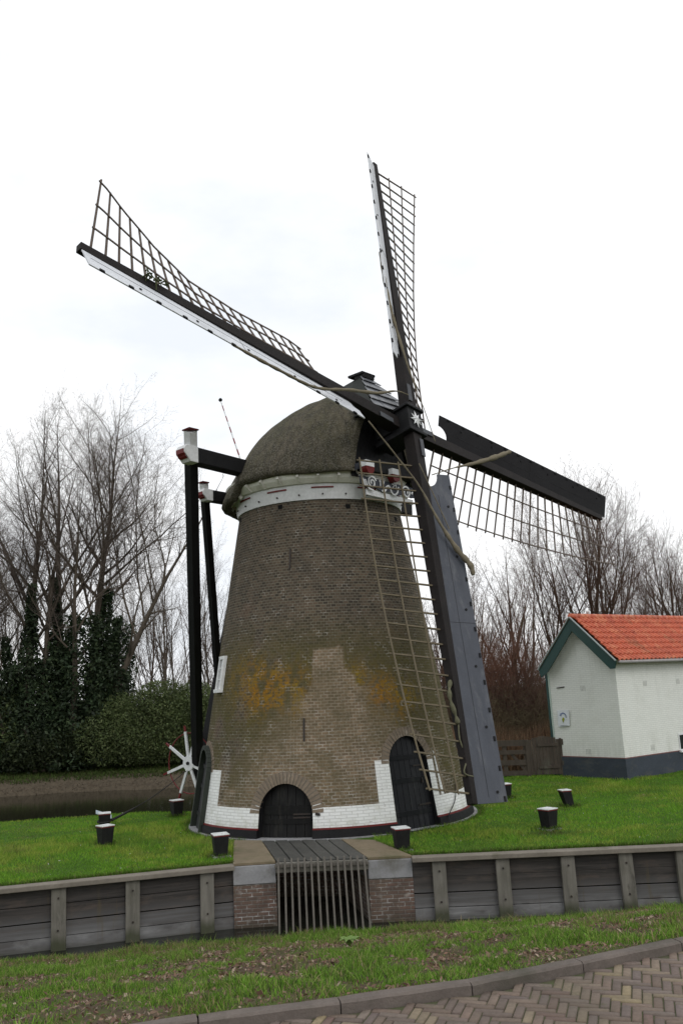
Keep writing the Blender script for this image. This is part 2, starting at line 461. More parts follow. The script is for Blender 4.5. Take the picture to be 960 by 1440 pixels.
def band(mb, t0, t1, z0, z1, off, step=2.0, thick=.05):
    k = max(2, int((t1 - t0) / step) + 1)
    ts = np.linspace(t0, t1, k)
    P = [[T(t, z0, off - thick), T(t, z0, off), T(t, z1, off), T(t, z1, off - thick)] for t in ts]
    P = np.array(P)
    mb.grid(P)
    mb.add([P[0][i] for i in range(4)], [(0, 1, 2, 3)]); mb.add([P[-1][i] for i in range(4)], [(3, 2, 1, 0)])
    return mb
def white_brick():
    m = bpy.data.materials.new('whitewashed_brick'); nt, bs, out = _nodes(m)
    tcn = N(nt, 'ShaderNodeTexCoord'); sx = N(nt, 'ShaderNodeSeparateXYZ'); nt.links.new(tcn.outputs['Object'], sx.inputs[0])
    ang = math_(nt, 'ARCTAN2', sx.outputs[0], math_(nt, 'MULTIPLY', sx.outputs[1], -1))
    cb = N(nt, 'ShaderNodeCombineXYZ'); nt.links.new(math_(nt, 'MULTIPLY', ang, 2.9), cb.inputs[0]); nt.links.new(sx.outputs[2], cb.inputs[1])
    b = brick_fac(nt, cb.outputs[0], .21, .066, .009, (.80, .81, .80), (.74, .75, .74), (.58, .58, .57))
    n1 = noise(nt, cb.outputs[0], 2.5, 5, .7)
    c = mixc(nt, ramp(nt, n1, .5, .72, 0, .55), b.outputs[0], (.50, .50, .43))
    n5 = noise(nt, cb.outputs[0], 11, 5, .75)
    c = mixc(nt, ramp(nt, n5, .62, .68, 0, .8), c, (.22, .18, .14))
    c = mixc(nt, math_(nt, 'MULTIPLY', ramp(nt, sx.outputs[2], .42, .22), ramp(nt, n1, .4, .6, 0, .6)), c, (.40, .41, .33))
    nt.links.new(c, bs.inputs['Base Color']); bs.inputs['Roughness'].default_value = .7
    bump(nt, bs, math_(nt, 'MULTIPLY', b.outputs[1], -1.0), .45, .01)
    return m
WBRICK = white_brick()
edges = sorted([(o[0] - o[1], o[0] + o[1]) for o in OPEN])
gaps = []; cur = edges[0][1]
for e in edges[1:]:
    gaps.append((cur, e[0])); cur = e[1]
gaps.append((cur, edges[0][0] + 360))
mb = MB()
for a, b in gaps: band(mb, a + .1, b - .1, .225, .64, .014)
for a, b, z in ((18.9, 25.0, 1.54), (44.6, 48.0, 1.60), (49.6, 51.2, 1.62), (-60.8, -51.0, 1.42), (-6.1, -3.0, .74), (-31, -27.5, .70)):
    band(mb, a, b, .645, z, .014)
obj('whitewash_band', mb, WBRICK, mill)
mb = MB(); [band(mb, a, b, .19, .222, .035) for a, b in gaps]; obj('red_stripe', mb, RED, mill)
mb = MB(); [band(mb, a, b, -.05, .187, .075, thick=.1) for a, b in gaps]; obj('black_plinth', mb, BLACK, mill)
mb = MB(); band(mb, -60, 300, -.06, .02, .15, thick=.3); obj('plinth_footing', mb, STONE, mill)

# ---- arched doors
def arch_pts(o, extra=0.0, nseg=16, z0=0.0):
    h = hw(o) + extra
    pts = [(-h, z0)] + [(-h * math.cos(PI * k / nseg), o[2] + h * math.sin(PI * k / nseg)) for k in range(nseg + 1)] + [(h, z0)]
    return pts                      # (arc metres, z)
def Ta(o, a, z, off): return T(o[0] + math.degrees(a / rad(.6)), z, off)
RINGM = mat('arch_brick', (.24, .19, .14), (.15, .12, .09), 7, rough=.9, bstr=.5, fine=30, stain=(.36, .33, .28), stain_lo=.55)
def door(o, depth, plank_n, mtl, ring=.24, ring_mat=None, kind='arched_door', lab=None):
    pts = arch_pts(o)
    mb = MB()                       # reveal
    P = np.array([[Ta(o, a, z, .01), Ta(o, a, z, -depth - .02)] for a, z in pts]); mb.grid(P)
    obj('door_reveal', mb, BLACK, mill)
    mb = MB(); h = hw(o)            # vertical planks, each a slab following the arch
    n = plank_n
    for k in range(n):
        a0 = -h + 2 * h * k / n + .006; a1 = -h + 2 * h * (k + 1) / n - .006
        zt = lambda a: o[2] + math.sqrt(max(h * h - a * a, 0))
        aa = np.linspace(a0, a1, 4)
        poly = [(a0, .02), (a1, .02)] + [(a, zt(a)) for a in aa[::-1]]
        f = [Ta(o, a, z, -depth) for a, z in poly]; bk = [Ta(o, a, z, -depth - .05) for a, z in poly]
        m_ = len(poly)
        mb.add(f + bk, [tuple(range(m_)), tuple(range(2 * m_ - 1, m_ - 1, -1))] + [(i, (i + 1) % m_, m_ + (i + 1) % m_, m_ + i) for i in range(m_)])
    d = obj(kind, mb, mtl, mill, label=lab)
    for z in (.35, o[2] * .55 + .25, o[2] + .1):   # ledges
        mb = MB(); aa = np.linspace(-h * .92, h * .92, 5)
        for i in range(4): mb.beam(Ta(o, aa[i], z, -depth + .012), Ta(o, aa[i + 1], z, -depth + .012), .10, .03, up=Ta(o, 0, z, 1) - Ta(o, 0, z, 0))
        obj('door_ledge', mb, mtl, d)
    if o[2] > .5:
        for z in (.5, o[2] - .1):
            obj('door_hinge', MB().beam(Ta(o, h * .9, z, -depth + .03), Ta(o, h * .25, z, -depth + .03), .035, .012, up=T(o[0], z, 1) - T(o[0], z, 0)), IRON, d)
    if ring:
        mb = MB(); nv = int(PI * (h + ring / 2) / .085)
        for k in range(nv):
            t0 = PI * (k + .1) / nv; t1 = PI * (k + .9) / nv
            q = [(-(h + rr) * math.cos(t), o[2] + (h + rr) * math.sin(t)) for rr, t in ((0, t0), (0, t1), (ring * random.uniform(.94, 1.04), t1), (ring, t0))]
            f = [Ta(o, a, z, .022 + random.uniform(-.004, .004)) for a, z in q]; bk = [Ta(o, a, z, -.06) for a, z in q]
            mb.add(f + bk, [(0, 1, 2, 3), (0, 4, 5, 1), (1, 5, 6, 2), (2, 6, 7, 3), (3, 7, 4, 0)])
        obj('brick_arch', mb, RINGM, mill)
        mb = MB()                   # mortar bed behind the voussoirs
        P = np.array([[Ta(o, -(h + rr) * math.cos(t), o[2] + (h + rr) * math.sin(t), .010) for rr in (.0, ring * .97)] for t in np.linspace(0, PI, 25)])
        mb.grid(P); obj('arch_mortar', mb, mat('old_mortar', (.20, .185, .155), (.13, .12, .10), 8, rough=.95), mill)
    return d
D1 = mat('black_door_paint', (.008, .008, .0085), (.016, .016, .015), 2, (4, 4, .5), rough=.6, bstr=.3, stain=(.026, .025, .022), stain_lo=.55, spec=.15)
D2 = mat('blue_black_door_paint', (.013, .014, .017), (.008, .009, .011), 2, (4, 4, .4), rough=.5, bstr=.3, stain=(.028, .029, .030), stain_lo=.56, spec=.2)
door(OPEN[0], .16, 6, D1, ring=.25, lab='low black double door in the arch over the sluice')
d = door(OPEN[1], .10, 7, D2, ring=.20, lab='tall arched black plank door')
obj('door_handle', MB().beam(T(41, .95, -.07), T(41, 1.07, -.07), .02, .04), IRON, d)
door(OPEN[2], .02, 5, D2, ring=.16, lab='arched dark door on the waterside')
mb = MB()                           # timber frame of the side door standing proud of the wall
pts = arch_pts(OPEN[2], .0)
for (a, z), (a2, z2) in zip(pts[:-1], pts[1:]):
    mb.beam(Ta(OPEN[2], a, z, .04), Ta(OPEN[2], a2, z2, .04), .10, .16, up=T(OPEN[2][0], 1, 1) - T(OPEN[2][0], 1, 0))
obj('door_frame', mb, mat('green_black_paint', (.02, .026, .02), (.03, .036, .028), 4, rough=.7), mill)
# bolt beside the low door
obj('door_bolt', MB().beam(T(-5.0, .52, .02), T(-3.4, .50, .05), .03, .05), IRON, mill)

# ---- window on the waterside
mb = MB()
w0, w1, z0, z1 = -66.5, -60.3, 3.27, 4.08
for t in (w0, w1): mb.beam(T(t, z0, .03), T(t, z1, .03), .075, .10, up=T(t, 3.5, 1) - T(t, 3.5, 0))
for z, e in ((z0, .05), (z1, .0)): mb.beam(T(w0 - .8 - e, z, .03), T(w1 + .8 + e, z, .03), .08, .12 + e, up=T(-63, z, 1) - T(-63, z, 0))
win = obj('window_frame', mb, WHITE, mill)
mb = MB(); mb.add([T(w0, z0, .012), T(w1, z0, .012), T(w1, z1, .012), T(w0, z1, .012)], [(0, 1, 2, 3)])
GLASS = mat('dark_window_glass', (.02, .024, .028), (.015, .018, .02), 1, rough=.08, bstr=0, spec=.6)
obj('window_pane', mb, GLASS, win)
mb = MB(); tm = (w0 + w1) / 2
mb.beam(T(tm, z0, .03), T(tm, z1, .03), .03, .04, up=T(tm, 3.5, 1) - T(tm, 3.5, 0))
for z in (z0 + .28, z0 + .56): mb.beam(T(w0, z, .03), T(w1, z, .03), .03, .04, up=T(tm, z, 1) - T(tm, z, 0))
obj('glazing_bar', mb, WHITE, win)

# ---- iron wall anchors and put-log holes
for t, za, zb in ((-9.13, 2.05, 2.55), (-16.8, 6.1, 6.6)):
    obj('wall_anchor', MB().beam(T(t, za, .015), T(t, zb, .015), .035, .03, up=T(t, 2, 1) - T(t, 2, 0)), IRON, mill)
for t, z in ((-24.85, 7.72), (20.3, 7.63), (63, 7.45), (-70, 7.7), (110, 7.7)):
    mb = MB(); mb.box(T(t, z, -.02), (T(t + 1, z) - T(t - 1, z)) * .78, (T(t, z, 1) - T(t, z, 0)) * .03, EZ * .055)
    obj('putlog_hole', mb, mat('hole_black', (.006, .006, .006), rough=.95, bstr=0), mill)

# ---- curb ring below the cap
mb = MB()
rings = [(2.20, 7.83), (2.235, 7.83), (2.30, 8.21), (2.2, 8.23)]
ts = np.linspace(0, 2 * PI, 73)
mb.grid(np.array([[AX + V(r * math.cos(t), r * math.sin(t), z) for r, z in rings] for t in ts]))
obj('curb_ring', mb, WHITE, mill, smooth=False)
mb = MB()
for t in np.arange(0, 360, 15.0) + 4:
    a = math.radians(t); dd = V(math.sin(a), -math.cos(a), 0); p = AX + dd * 2.262 + EZ * 7.95
    if t < 110 or t > 250: obj('curb_bolt', MB().tube([p, p + dd * .03], .022, 8), IRON, mill)
for t in np.arange(0, 360, 30.0):
    mb = MB()
    for k in range(8):
        a0 = math.radians(t + k * 1.75 - 3); a1 = math.radians(t + (k + 1) * 1.75 - 3)
        f = lambda a: AX + V(math.sin(a), -math.cos(a), 0) * 2.29 + EZ * 8.12
        mb.beam(f(a0), f(a1), .03, .035)
    obj('curb_red_line', mb, RED, mill)

# ---- thatched cap
XF = 2.36; RE = 2.66
def sect(fr, p=1.75):            # quarter superellipse: horizontal part, vertical part
    c = math.cos(fr * PI / 2) ** (2 / p); s = math.sin(fr * PI / 2) ** (2 / p)
    return c, s
def cap_height(x): return 11.03 - .1 * max(0, .6 - x) ** 1.5 - .3 * max(0, (x - 1.4) / .96) ** 1.3
def cap_point(ph, fr, inset=0.0):
    """ph: plan angle from the front (FH) towards +s; fr: 0 eave .. 1 ridge"""
    xe, se = RE * math.cos(ph), RE * math.sin(ph)
    xr = max(xe, -.6)
    rear = 1 - sstep(np.array(xe), -.75, -.25) if se < 0 else 1 - sstep(np.array(xe), -1.1, .1)
    ze = 8.52 - .36 * float(rear) + .02 * math.sin(ph * 9)
    c, s = sect(fr, 1.22 + .38 * float(sstep(np.array(xe), -2.2, 1.5)))
    k = 1 - inset / RE
    x = xr + (xe - xr) * c; y = se * c * k
    h = cap_height(xr) - inset * .9
    if xe < -.6: x = xr + (xe - xr) * c * k
    return M(x, y, ze + (h - ze) * s)
ph0 = math.acos(XF / RE)
phs = np.linspace(ph0, 2 * PI - ph0, 260)
frs = np.linspace(0, 1, 30)
mb = MB()
outer = np.array([[cap_point(p, f) for f in frs] for p in phs])
lip = np.array([[cap_point(p, 0, i) + EZ * dz for i, dz in ((.05, -.07), (.14, -.10), (.24, -.06))] for p in phs])
inner = np.array([[cap_point(p, f, .30) + EZ * (.02 if f < .1 else 0) for f in frs[:24]] for p in phs])
full = np.concatenate([inner[:, ::-1], lip[:, ::-1], outer], 1)
# combed, slightly uneven thatch
for i in range(full.shape[0]):
    for j in range(22, full.shape[1] - 1):
        ph = phs[i]; fr = (j - 27) / 30
        d = (fbm(np.array(ph * 14), np.array(fr * 3.0)) - .5) * .05 + (fbm(np.array(ph * 55), np.array(fr * 9.0)) - .5) * .025
        full[i, j] += nrm(full[i, j] - M(0, 0, 8.8)) * d
mb.grid(full)
for e in (0, -1):                # close the cut front edges of the thatch
    o_ = [full[e][j] for j in range(27, 57)]; i_ = [full[e][j] for j in range(23, -1, -1)]
    mb.add(list(o_) + list(i_[::-1]), [tuple(range(len(o_) + len(i_)))])
def thatch_mat():
    m = bpy.data.materials.new('old_thatch'); nt, bs, out = _nodes(m)
    v = coords(nt); n0 = noise(nt, v, .9, 5, .65); n1 = noise(nt, v, 9, 6, .75); n2 = noise(nt, coords(nt, (3.2, 3.2, .7)), 2.4, 6, .7); n3 = noise(nt, v, 30, 3, .7)
    c = mixc(nt, ramp(nt, n0, .38, .62), (.140, .120, .088), (.085, .082, .048))
    c = mixc(nt, ramp(nt, n2, .40, .62, 0, .85), c, (.050, .047, .038))
    c = mixc(nt, ramp(nt, n1, .48, .66, 0, .45), c, (.040, .036, .028))
    sz = N(nt, 'ShaderNodeSeparateXYZ'); nt.links.new(v, sz.inputs[0])
    tipf = math_(nt, 'MULTIPLY', ramp(nt, n3, .50, .60), ramp(nt, sz.outputs[2], 10.6, 8.6, .35, .95))   # straw ends bleached near the eave
    c = mixc(nt, tipf, c, (.20, .185, .155))
    nt.links.new(c, bs.inputs['Base Color']); bs.inputs['Roughness'].default_value = .95; bs.inputs['Specular IOR Level'].default_value = .1
    bump(nt, bs, math_(nt, 'ADD', n1, n2), 1.0, .05)
    return m
THATCH = thatch_mat()
capo = obj('thatched_cap', mb, THATCH, mill, smooth=True)
# soffit of boards and little brackets under the eave
mb = MB()
sof = [[AX + V(math.cos(t), math.sin(t), 0) * r + EZ * z for r, z in ((2.30, 8.215), (2.36, 8.225), (2.46, 8.33), (2.55, 8.58))] for t in np.linspace(0, 2 * PI, 61)]
mb.grid(np.array(sof))
obj('eave_soffit', mb, CREAM, mill)
for k in range(26):
    mb = MB()
    ph = ph0 + .12 + (2 * PI - 2 * ph0 - .24) * k / 25
    d_ = FH * math.cos(ph) + SS * math.sin(ph); zt = 8.36 - (.08 if math.cos(ph) < -.2 else 0)
    mb.beam(AX + d_ * 2.36 + EZ * (zt - .12), AX + d_ * 2.56 + EZ * (zt + .03), .055, .09)
    obj('eave_bracket', mb, CREAM, mill)

# ---- boarded front of the cap
mb = MB()
front = []
def half(z):                     # half width of the front opening at height z
    c = 1.2; t = min(max((z - 8.3) / (11.1 - 8.3), 0), 1)
    return c * (1 - t ** 1.75) ** (1 / 1.75)
nb = 13
for k in range(nb):
    s0 = -1.16 + 2.32 * k / nb + .004; s1 = -1.16 + 2.32 * (k + 1) / nb - .004
    zt = lambda s: 8.3 + 2.8 * max(0, 1 - (abs(s) / 1.2) ** 1.75) ** (1 / 1.75)
    mb.prism([M(XF - .10, s0, 8.35), M(XF - .10, s1, 8.35), M(XF - .10, s1, min(zt(s1), 10.25)), M(XF - .10, s0, min(zt(s0), 10.25))], FH * .04)
obj('front_boarding', mb, BLACK, mill)
mb = MB()                        # grey arched trim board under the boarding
tr = [(s, 8.62 + .26 * (1 - (s / 1.15) ** 2)) for s in np.linspace(-1.12, 1.12, 12)]
mb.prism([M(XF + .0, s, z) for s, z in tr] + [M(XF + .0, s, z - .16) for s, z in tr[::-1]], FH * .05)
obj('arched_trim', mb, BOARDG, mill)
obj('weather_beam', MB().beam(M(XF + .12, -1.0, 8.62), M(XF + .12, 1.05, 8.62), .28, .30), BLACK, mill)
# two rounded beam ends, white above, red below
for s0, s1, z in ((-1.13, -.82, 8.62), (-.12, .18, 8.56)):
    sm = (s0 + s1) / 2; h = (s1 - s0) / 2
    up_ = MB(); up_.box(M(XF + .30, sm, z - .03), SS * h, FH * .09, EZ * .075)
    e = obj('beam_end', up_, WHITE, mill)
    lo = MB(); lo.prism([M(XF + .21, sm - h * math.cos(PI * k / 10), z - .11 - .19 * math.sin(PI * k / 10)) for k in range(11)], FH * .18)
    obj('beam_end_foot', lo, RED, e)
# beard: the painted board with scrolls and the date
BX = XF + .20
mb = MB()
top = [(-1.14, 8.30), (1.06, 8.26)]
bot = [(1.06, 8.02), (.85, 7.98), (.6, 8.05), (.3, 7.98), (0, 8.05), (-.3, 7.98), (-.6, 8.06), (-.9, 8.02), (-1.14, 8.10)]
mb.prism([M(BX, s, z) for s, z in top + bot], -FH * .045)
beard = obj('beard_board', mb, mat('beard_blue_paint', (.035, .040, .055), (.028, .032, .045), 3, rough=.5), mill)
def stroke(pts, w=.045, d=.02, nm='beard_scroll'):
    x = BX + .012; mb = MB()
    for (a, b), (c_, d_) in zip(pts[:-1], pts[1:]):
        mb.beam(M(x, a, b), M(x, c_, d_), w, d, up=FH)
    obj(nm, mb, WHITE, beard)
def spiral(cx, cz, r, sgn, turns=1.6):
    return [(cx + sgn * r * (1 - .8 * t) * math.cos(2 * PI * turns * t + .4), cz + r * (1 - .8 * t) * math.sin(2 * PI * turns * t + .4)) for t in np.linspace(0, 1, 26)]
stroke(spiral(-.74, 8.17, .17, 1)); stroke(spiral(.62, 8.10, .17, -1))
stroke([(-1.12, 8.24), (-1.06, 8.20), (-1.0, 8.03)]); stroke([(-1.0, 8.22), (-.93, 8.06), (-.86, 8.0), (-.7, 7.97)])
stroke([(-.36, 8.02), (-.28, 7.99), (-.22, 8.05), (-.18, 8.14), (-.1, 8.18), (-.03, 8.12), (.0, 8.03), (.08, 7.97), (.18, 7.98), (.26, 8.06), (.30, 8.2)])
stroke([(.84, 8.08), (.9, 8.2), (1.04, 8.2)])
stroke([(-.46, 8.24), (-.42, 8.27), (-.42, 8.12)], .02, nm='date_digit'); stroke([(-.35, 8.26), (-.27, 8.26), (-.32, 8.12)], .02, nm='date_digit')
stroke([(.04, 8.24), (.12, 8.24), (.07, 8.10)], .02, nm='date_digit'); stroke([(.16, 8.22), (.20, 8.25), (.20, 8.10)], .02, nm='date_digit')
mb = MB()                        # white boards under the beard
mb.prism([M(BX - .07, -.9, 8.0), M(BX - .07, .95, 7.95), M(BX - .07, .95, 7.82), M(BX - .07, -.9, 7.85)], FH * .03)
obj('beard_underboard', mb, WHITE, mill)
# slated peak above the shaft
SLATE = mat('weathered_slate', (.20, .21, .23), (.11, .115, .13), 4, rough=.4, bstr=.2, stain=(.05, .05, .055), stain_lo=.5, spec=.6)
P0, P1 = V(3.00, 0, 10.02), V(1.93, 0, 11.34)
mb = MB(); rows = 5
for k in range(rows):
    f0, f1 = k / rows, (k + 1) / rows + .03
    hw0 = 1.0 + (.20 - 1.0) * f0; hw1 = 1.0 + (.20 - 1.0) * min(f1, 1)
    nsl = 5 - k // 2
    for j in range(nsl):
        a0 = -1 + 2 * j / nsl + .012; a1 = -1 + 2 * (j + 1) / nsl - .012
        q0 = P0 + (P1 - P0) * f0; q1 = P0 + (P1 - P0) * min(f1, 1.0)
        lift = .035
        mb.prism([M(q0[0] + lift, a0 * hw0, q0[2] + lift), M(q0[0] + lift, a1 * hw0, q0[2] + lift), M(q1[0], a1 * hw1, q1[2]), M(q1[0], a0 * hw1, q1[2])], -FH * .02 - EZ * .015)
obj('peak_slates', mb, SLATE, mill)
mb = MB()
for sg in (-1, 1):               # boarded cheeks of the peak
    mb = MB(); mb.prism([M(2.95, sg * .97, 10.0), M(1.93, sg * .19, 11.30), M(1.0, sg * .19, 11.16), M(1.2, sg * .9, 10.15)], -SS * sg * .04)
    obj('peak_cheek', mb, mat('green_black_board', (.022, .026, .022), (.016, .018, .016), 4, rough=.7), mill)
mb = MB(); mb.prism([M(2.95, -.98, 9.98), M(2.95, .98, 9.98), M(2.3, .98, 9.90), M(2.3, -.98, 9.90)], EZ * .04)
obj('peak_sill', mb, MATS['green_black_board'], mill)
obj('peak_ridge_cap', MB().box(M(1.80, 0, 11.38), FH * .26, SS * .26, EZ * .03).box(M(1.90, 0, 11.30), FH * .16, SS * .22, EZ * .045), BLACK, mill)

# ---- cross beams (spruiten) and tail
TAIL_TOP, TAIL_FOOT = M(-2.9, 0, 8.30), M(-5.45, 0, .62)
LX, LZ = -.35, 8.93
def spruit(x, z_in, s_end, z_end, w, white_len):
    pin, pe = M(x, 4.42 if x > -1 else 2.7, z_in - (.12 if x > -1 else 0)), M(x, -s_end, z_end)
    pw = pe + nrm(pin - pe) * white_len
    b = obj('tail_cross_beam', MB().beam(pin, pw, w, w * 1.15), BLACK, mill, bevel=.015)
    d = nrm(pe - pin); mb = MB()
    h = w * 1.15 / 2 + .006
    prof = [(0, h), (white_len * .85, h), (white_len, h * .5), (white_len, 0), (white_len * .72, -h * .6), (white_len * .55, -h), (0, -h)]
    mb.prism([pw + d * a + EZ * q - FH * (w / 2 + .006) for a, q in prof], FH * (w + .012))
    obj('beam_tip', mb, WHITE, b, bevel=.01)
    mb = MB(); mb.prism([pw + d * a + EZ * q - FH * (w / 2 - .02) for a, q in ((white_len + .012, h * .45), (white_len + .012, -.02), (white_len * .72 + .01, -h * .66), (white_len * .76 + .05, -h * .45))], FH * (w - .04))
    obj('beam_tip_face', mb, RED, b)
    return pe, b
pe, b1 = spruit(LX, 8.76, 4.42, 8.97, .34, .42)
pe2, b2 = spruit(-1.7, 8.42, 2.78, 8.42, .26, .34)
def brace(top, foot, w, ext):
    d = nrm(top - foot)
    b = obj('tail_brace', MB().beam(foot, top, w, w * .9, up=FH), BLACK, mill, bevel=.015)
    e = top + d * ext
    t = obj('brace_head', MB().beam(top, e, w * .92, w * .84, up=FH), WHITE, b)
    obj('brace_cap', MB().box(e + d * .02, FH * w * .56, SS * w * .56, d * .016), RED, t)
A1 = M(LX - .02, -4.08, 8.80)
brace(A1 + EZ * .33, TAIL_FOOT + V(-.05, -.15, .2), .26, .48)
A2 = M(-1.72, -2.62, 8.50)
FT2 = meet(307, 950, AX - SS * .15, SS)
brace(A2 + EZ * .1, FT2, .19, .16)
A1b = M(LX - .02, 4.1, 8.75); A2b = M(-1.72, 2.6, 8.45)
obj('tail_brace', MB().beam(TAIL_FOOT + V(.05, .15, .2), A1b, .26, .24, up=FH), BLACK, mill)
obj('tail_brace', MB().beam(TAIL_FOOT + (TAIL_TOP - TAIL_FOOT) * .40 + SS * .2, A2b, .2, .2, up=FH), BLACK, mill)
tp = obj('tail_pole', MB().beam(TAIL_FOOT, TAIL_TOP, .36, .30, up=FH, w1=.26, h1=.24), BLACK, mill, bevel=.02)
# far ends of the cross beams on the hidden side
# winch wheel
WN = nrm(V(.55, .835, 0)); WX = nrm(np.cross(EZ, WN)); WC = meet(268, 1073, TAIL_FOOT - SS * .42, SS)
wheel = obj('winch_wheel', MB().tube([WC - WN * .10, WC + WN * .03], [.22, .22], 20), WHITE, mill, bevel=.01)
mbr = MB()
for k in range(8):
    a = math.radians(8.7 + 49.5 * k) if k < 4 else math.radians(8.7 + 49.5 * 3 + 45.0 * (k - 3) * 1.02)
    dv = WX * math.sin(a) * 1 + EZ * math.cos(a)
    mbw, mbt = MB(), MB()
    mbw.beam(WC - WN * .06 + dv * .1, WC - WN * .06 + dv * .92, .085, .05, up=WN, w1=.075)
    mbt.beam(WC - WN * .06 + dv * .922, WC - WN * .06 + dv * 1.10, .06, .045, up=WN, w1=.05)
    obj('wheel_spoke', mbw, WHITE, wheel); obj('spoke_tip', mbt, RED, wheel)
rim = [WC - WN * .02 + (WX * math.sin(t) + EZ * math.cos(t)) * .87 for t in np.linspace(0, 2 * PI, 49)]
mbr.tube(rim, .018, 6, cap=False)
obj('wheel_rim', mbr, RED, wheel)
obj('winch_drum', MB().tube([WC, WC + WN * .95], [.13, .13], 14).tube([WC - WN * .14, WC - WN * .1], [.05, .05], 8), BLACK, wheel)
mb = MB()
mb.tube([WC + WN * .12, WC + WN * .14 + V(.03, -.02, -.35)], .02, 6)
obj('winch_pawl', mb, IRON, wheel)

# ---- flag staff behind the cap
FT, FB = M(-4.13, 0, 12.36), M(-3.20, 0, 10.10)
FB2 = FB + (FB - FT) * .95
nst = 22; fa, fb_ = MB(), MB()
for k in range(nst):
    a = FB2 + (FT - FB2) * k / nst; b = FB2 + (FT - FB2) * (k + 1) / nst
    (fa if k % 2 else fb_).tube([a, b], [.035 - .0009 * k, .035 - .0009 * (k + 1)], 7)
fs_ = obj('flag_staff', fa, WHITE, mill); obj('staff_red_band', fb_, mat('faded_red', (.28, .05, .05), (.2, .04, .05), 6, rough=.6), fs_)
bm = MB(); bm.tube([FT + EZ * z for z in (-.05, -.02, .02, .06, .08)], [.02, .055, .065, .04, .005], 8); obj('staff_knob', bm, BLACK, fs_)

# ---- windshaft head
SH = MB(); SH.beam(HUB - NN * 2.2, HUB - NN * .9, .5, .5, up=VV)
obj('windshaft', SH, BLACK, mill)
mb = MB()
mb.box(HUB - NN * .48, UU * .27, VV * .40, NN * .56)
for sg in (-1, 1):
    mb.box(HUB - NN * .46 + VV * sg * .36, UU * .335, VV * .045, NN * .60)
    mb.box(HUB - NN * .75 + UU * sg * .285, UU * .05, VV * .2, NN * .24)
head = obj('shaft_head', mb, BLACK, mill, bevel=.02)
mb = MB()
for k in range(8):
    a = k * PI / 4 + .2; d_ = UU * math.cos(a) + VV * math.sin(a); e_ = -UU * math.sin(a) + VV * math.cos(a); c0 = HUB + NN * .115
    L_ = .25 if k % 2 == 0 else .22
    vs = [c0 - NN * .015, c0 + d_ * .09 + e_ * .042, c0 + d_ * L_, c0 + d_ * .09 - e_ * .042, c0 + NN * .05]
    mb.add(vs, [(4, 1, 2), (4, 2, 3), (0, 2, 1), (0, 3, 2), (0, 1, 4), (0, 4, 3)])
obj('star_ornament', mb, WHITE, head)

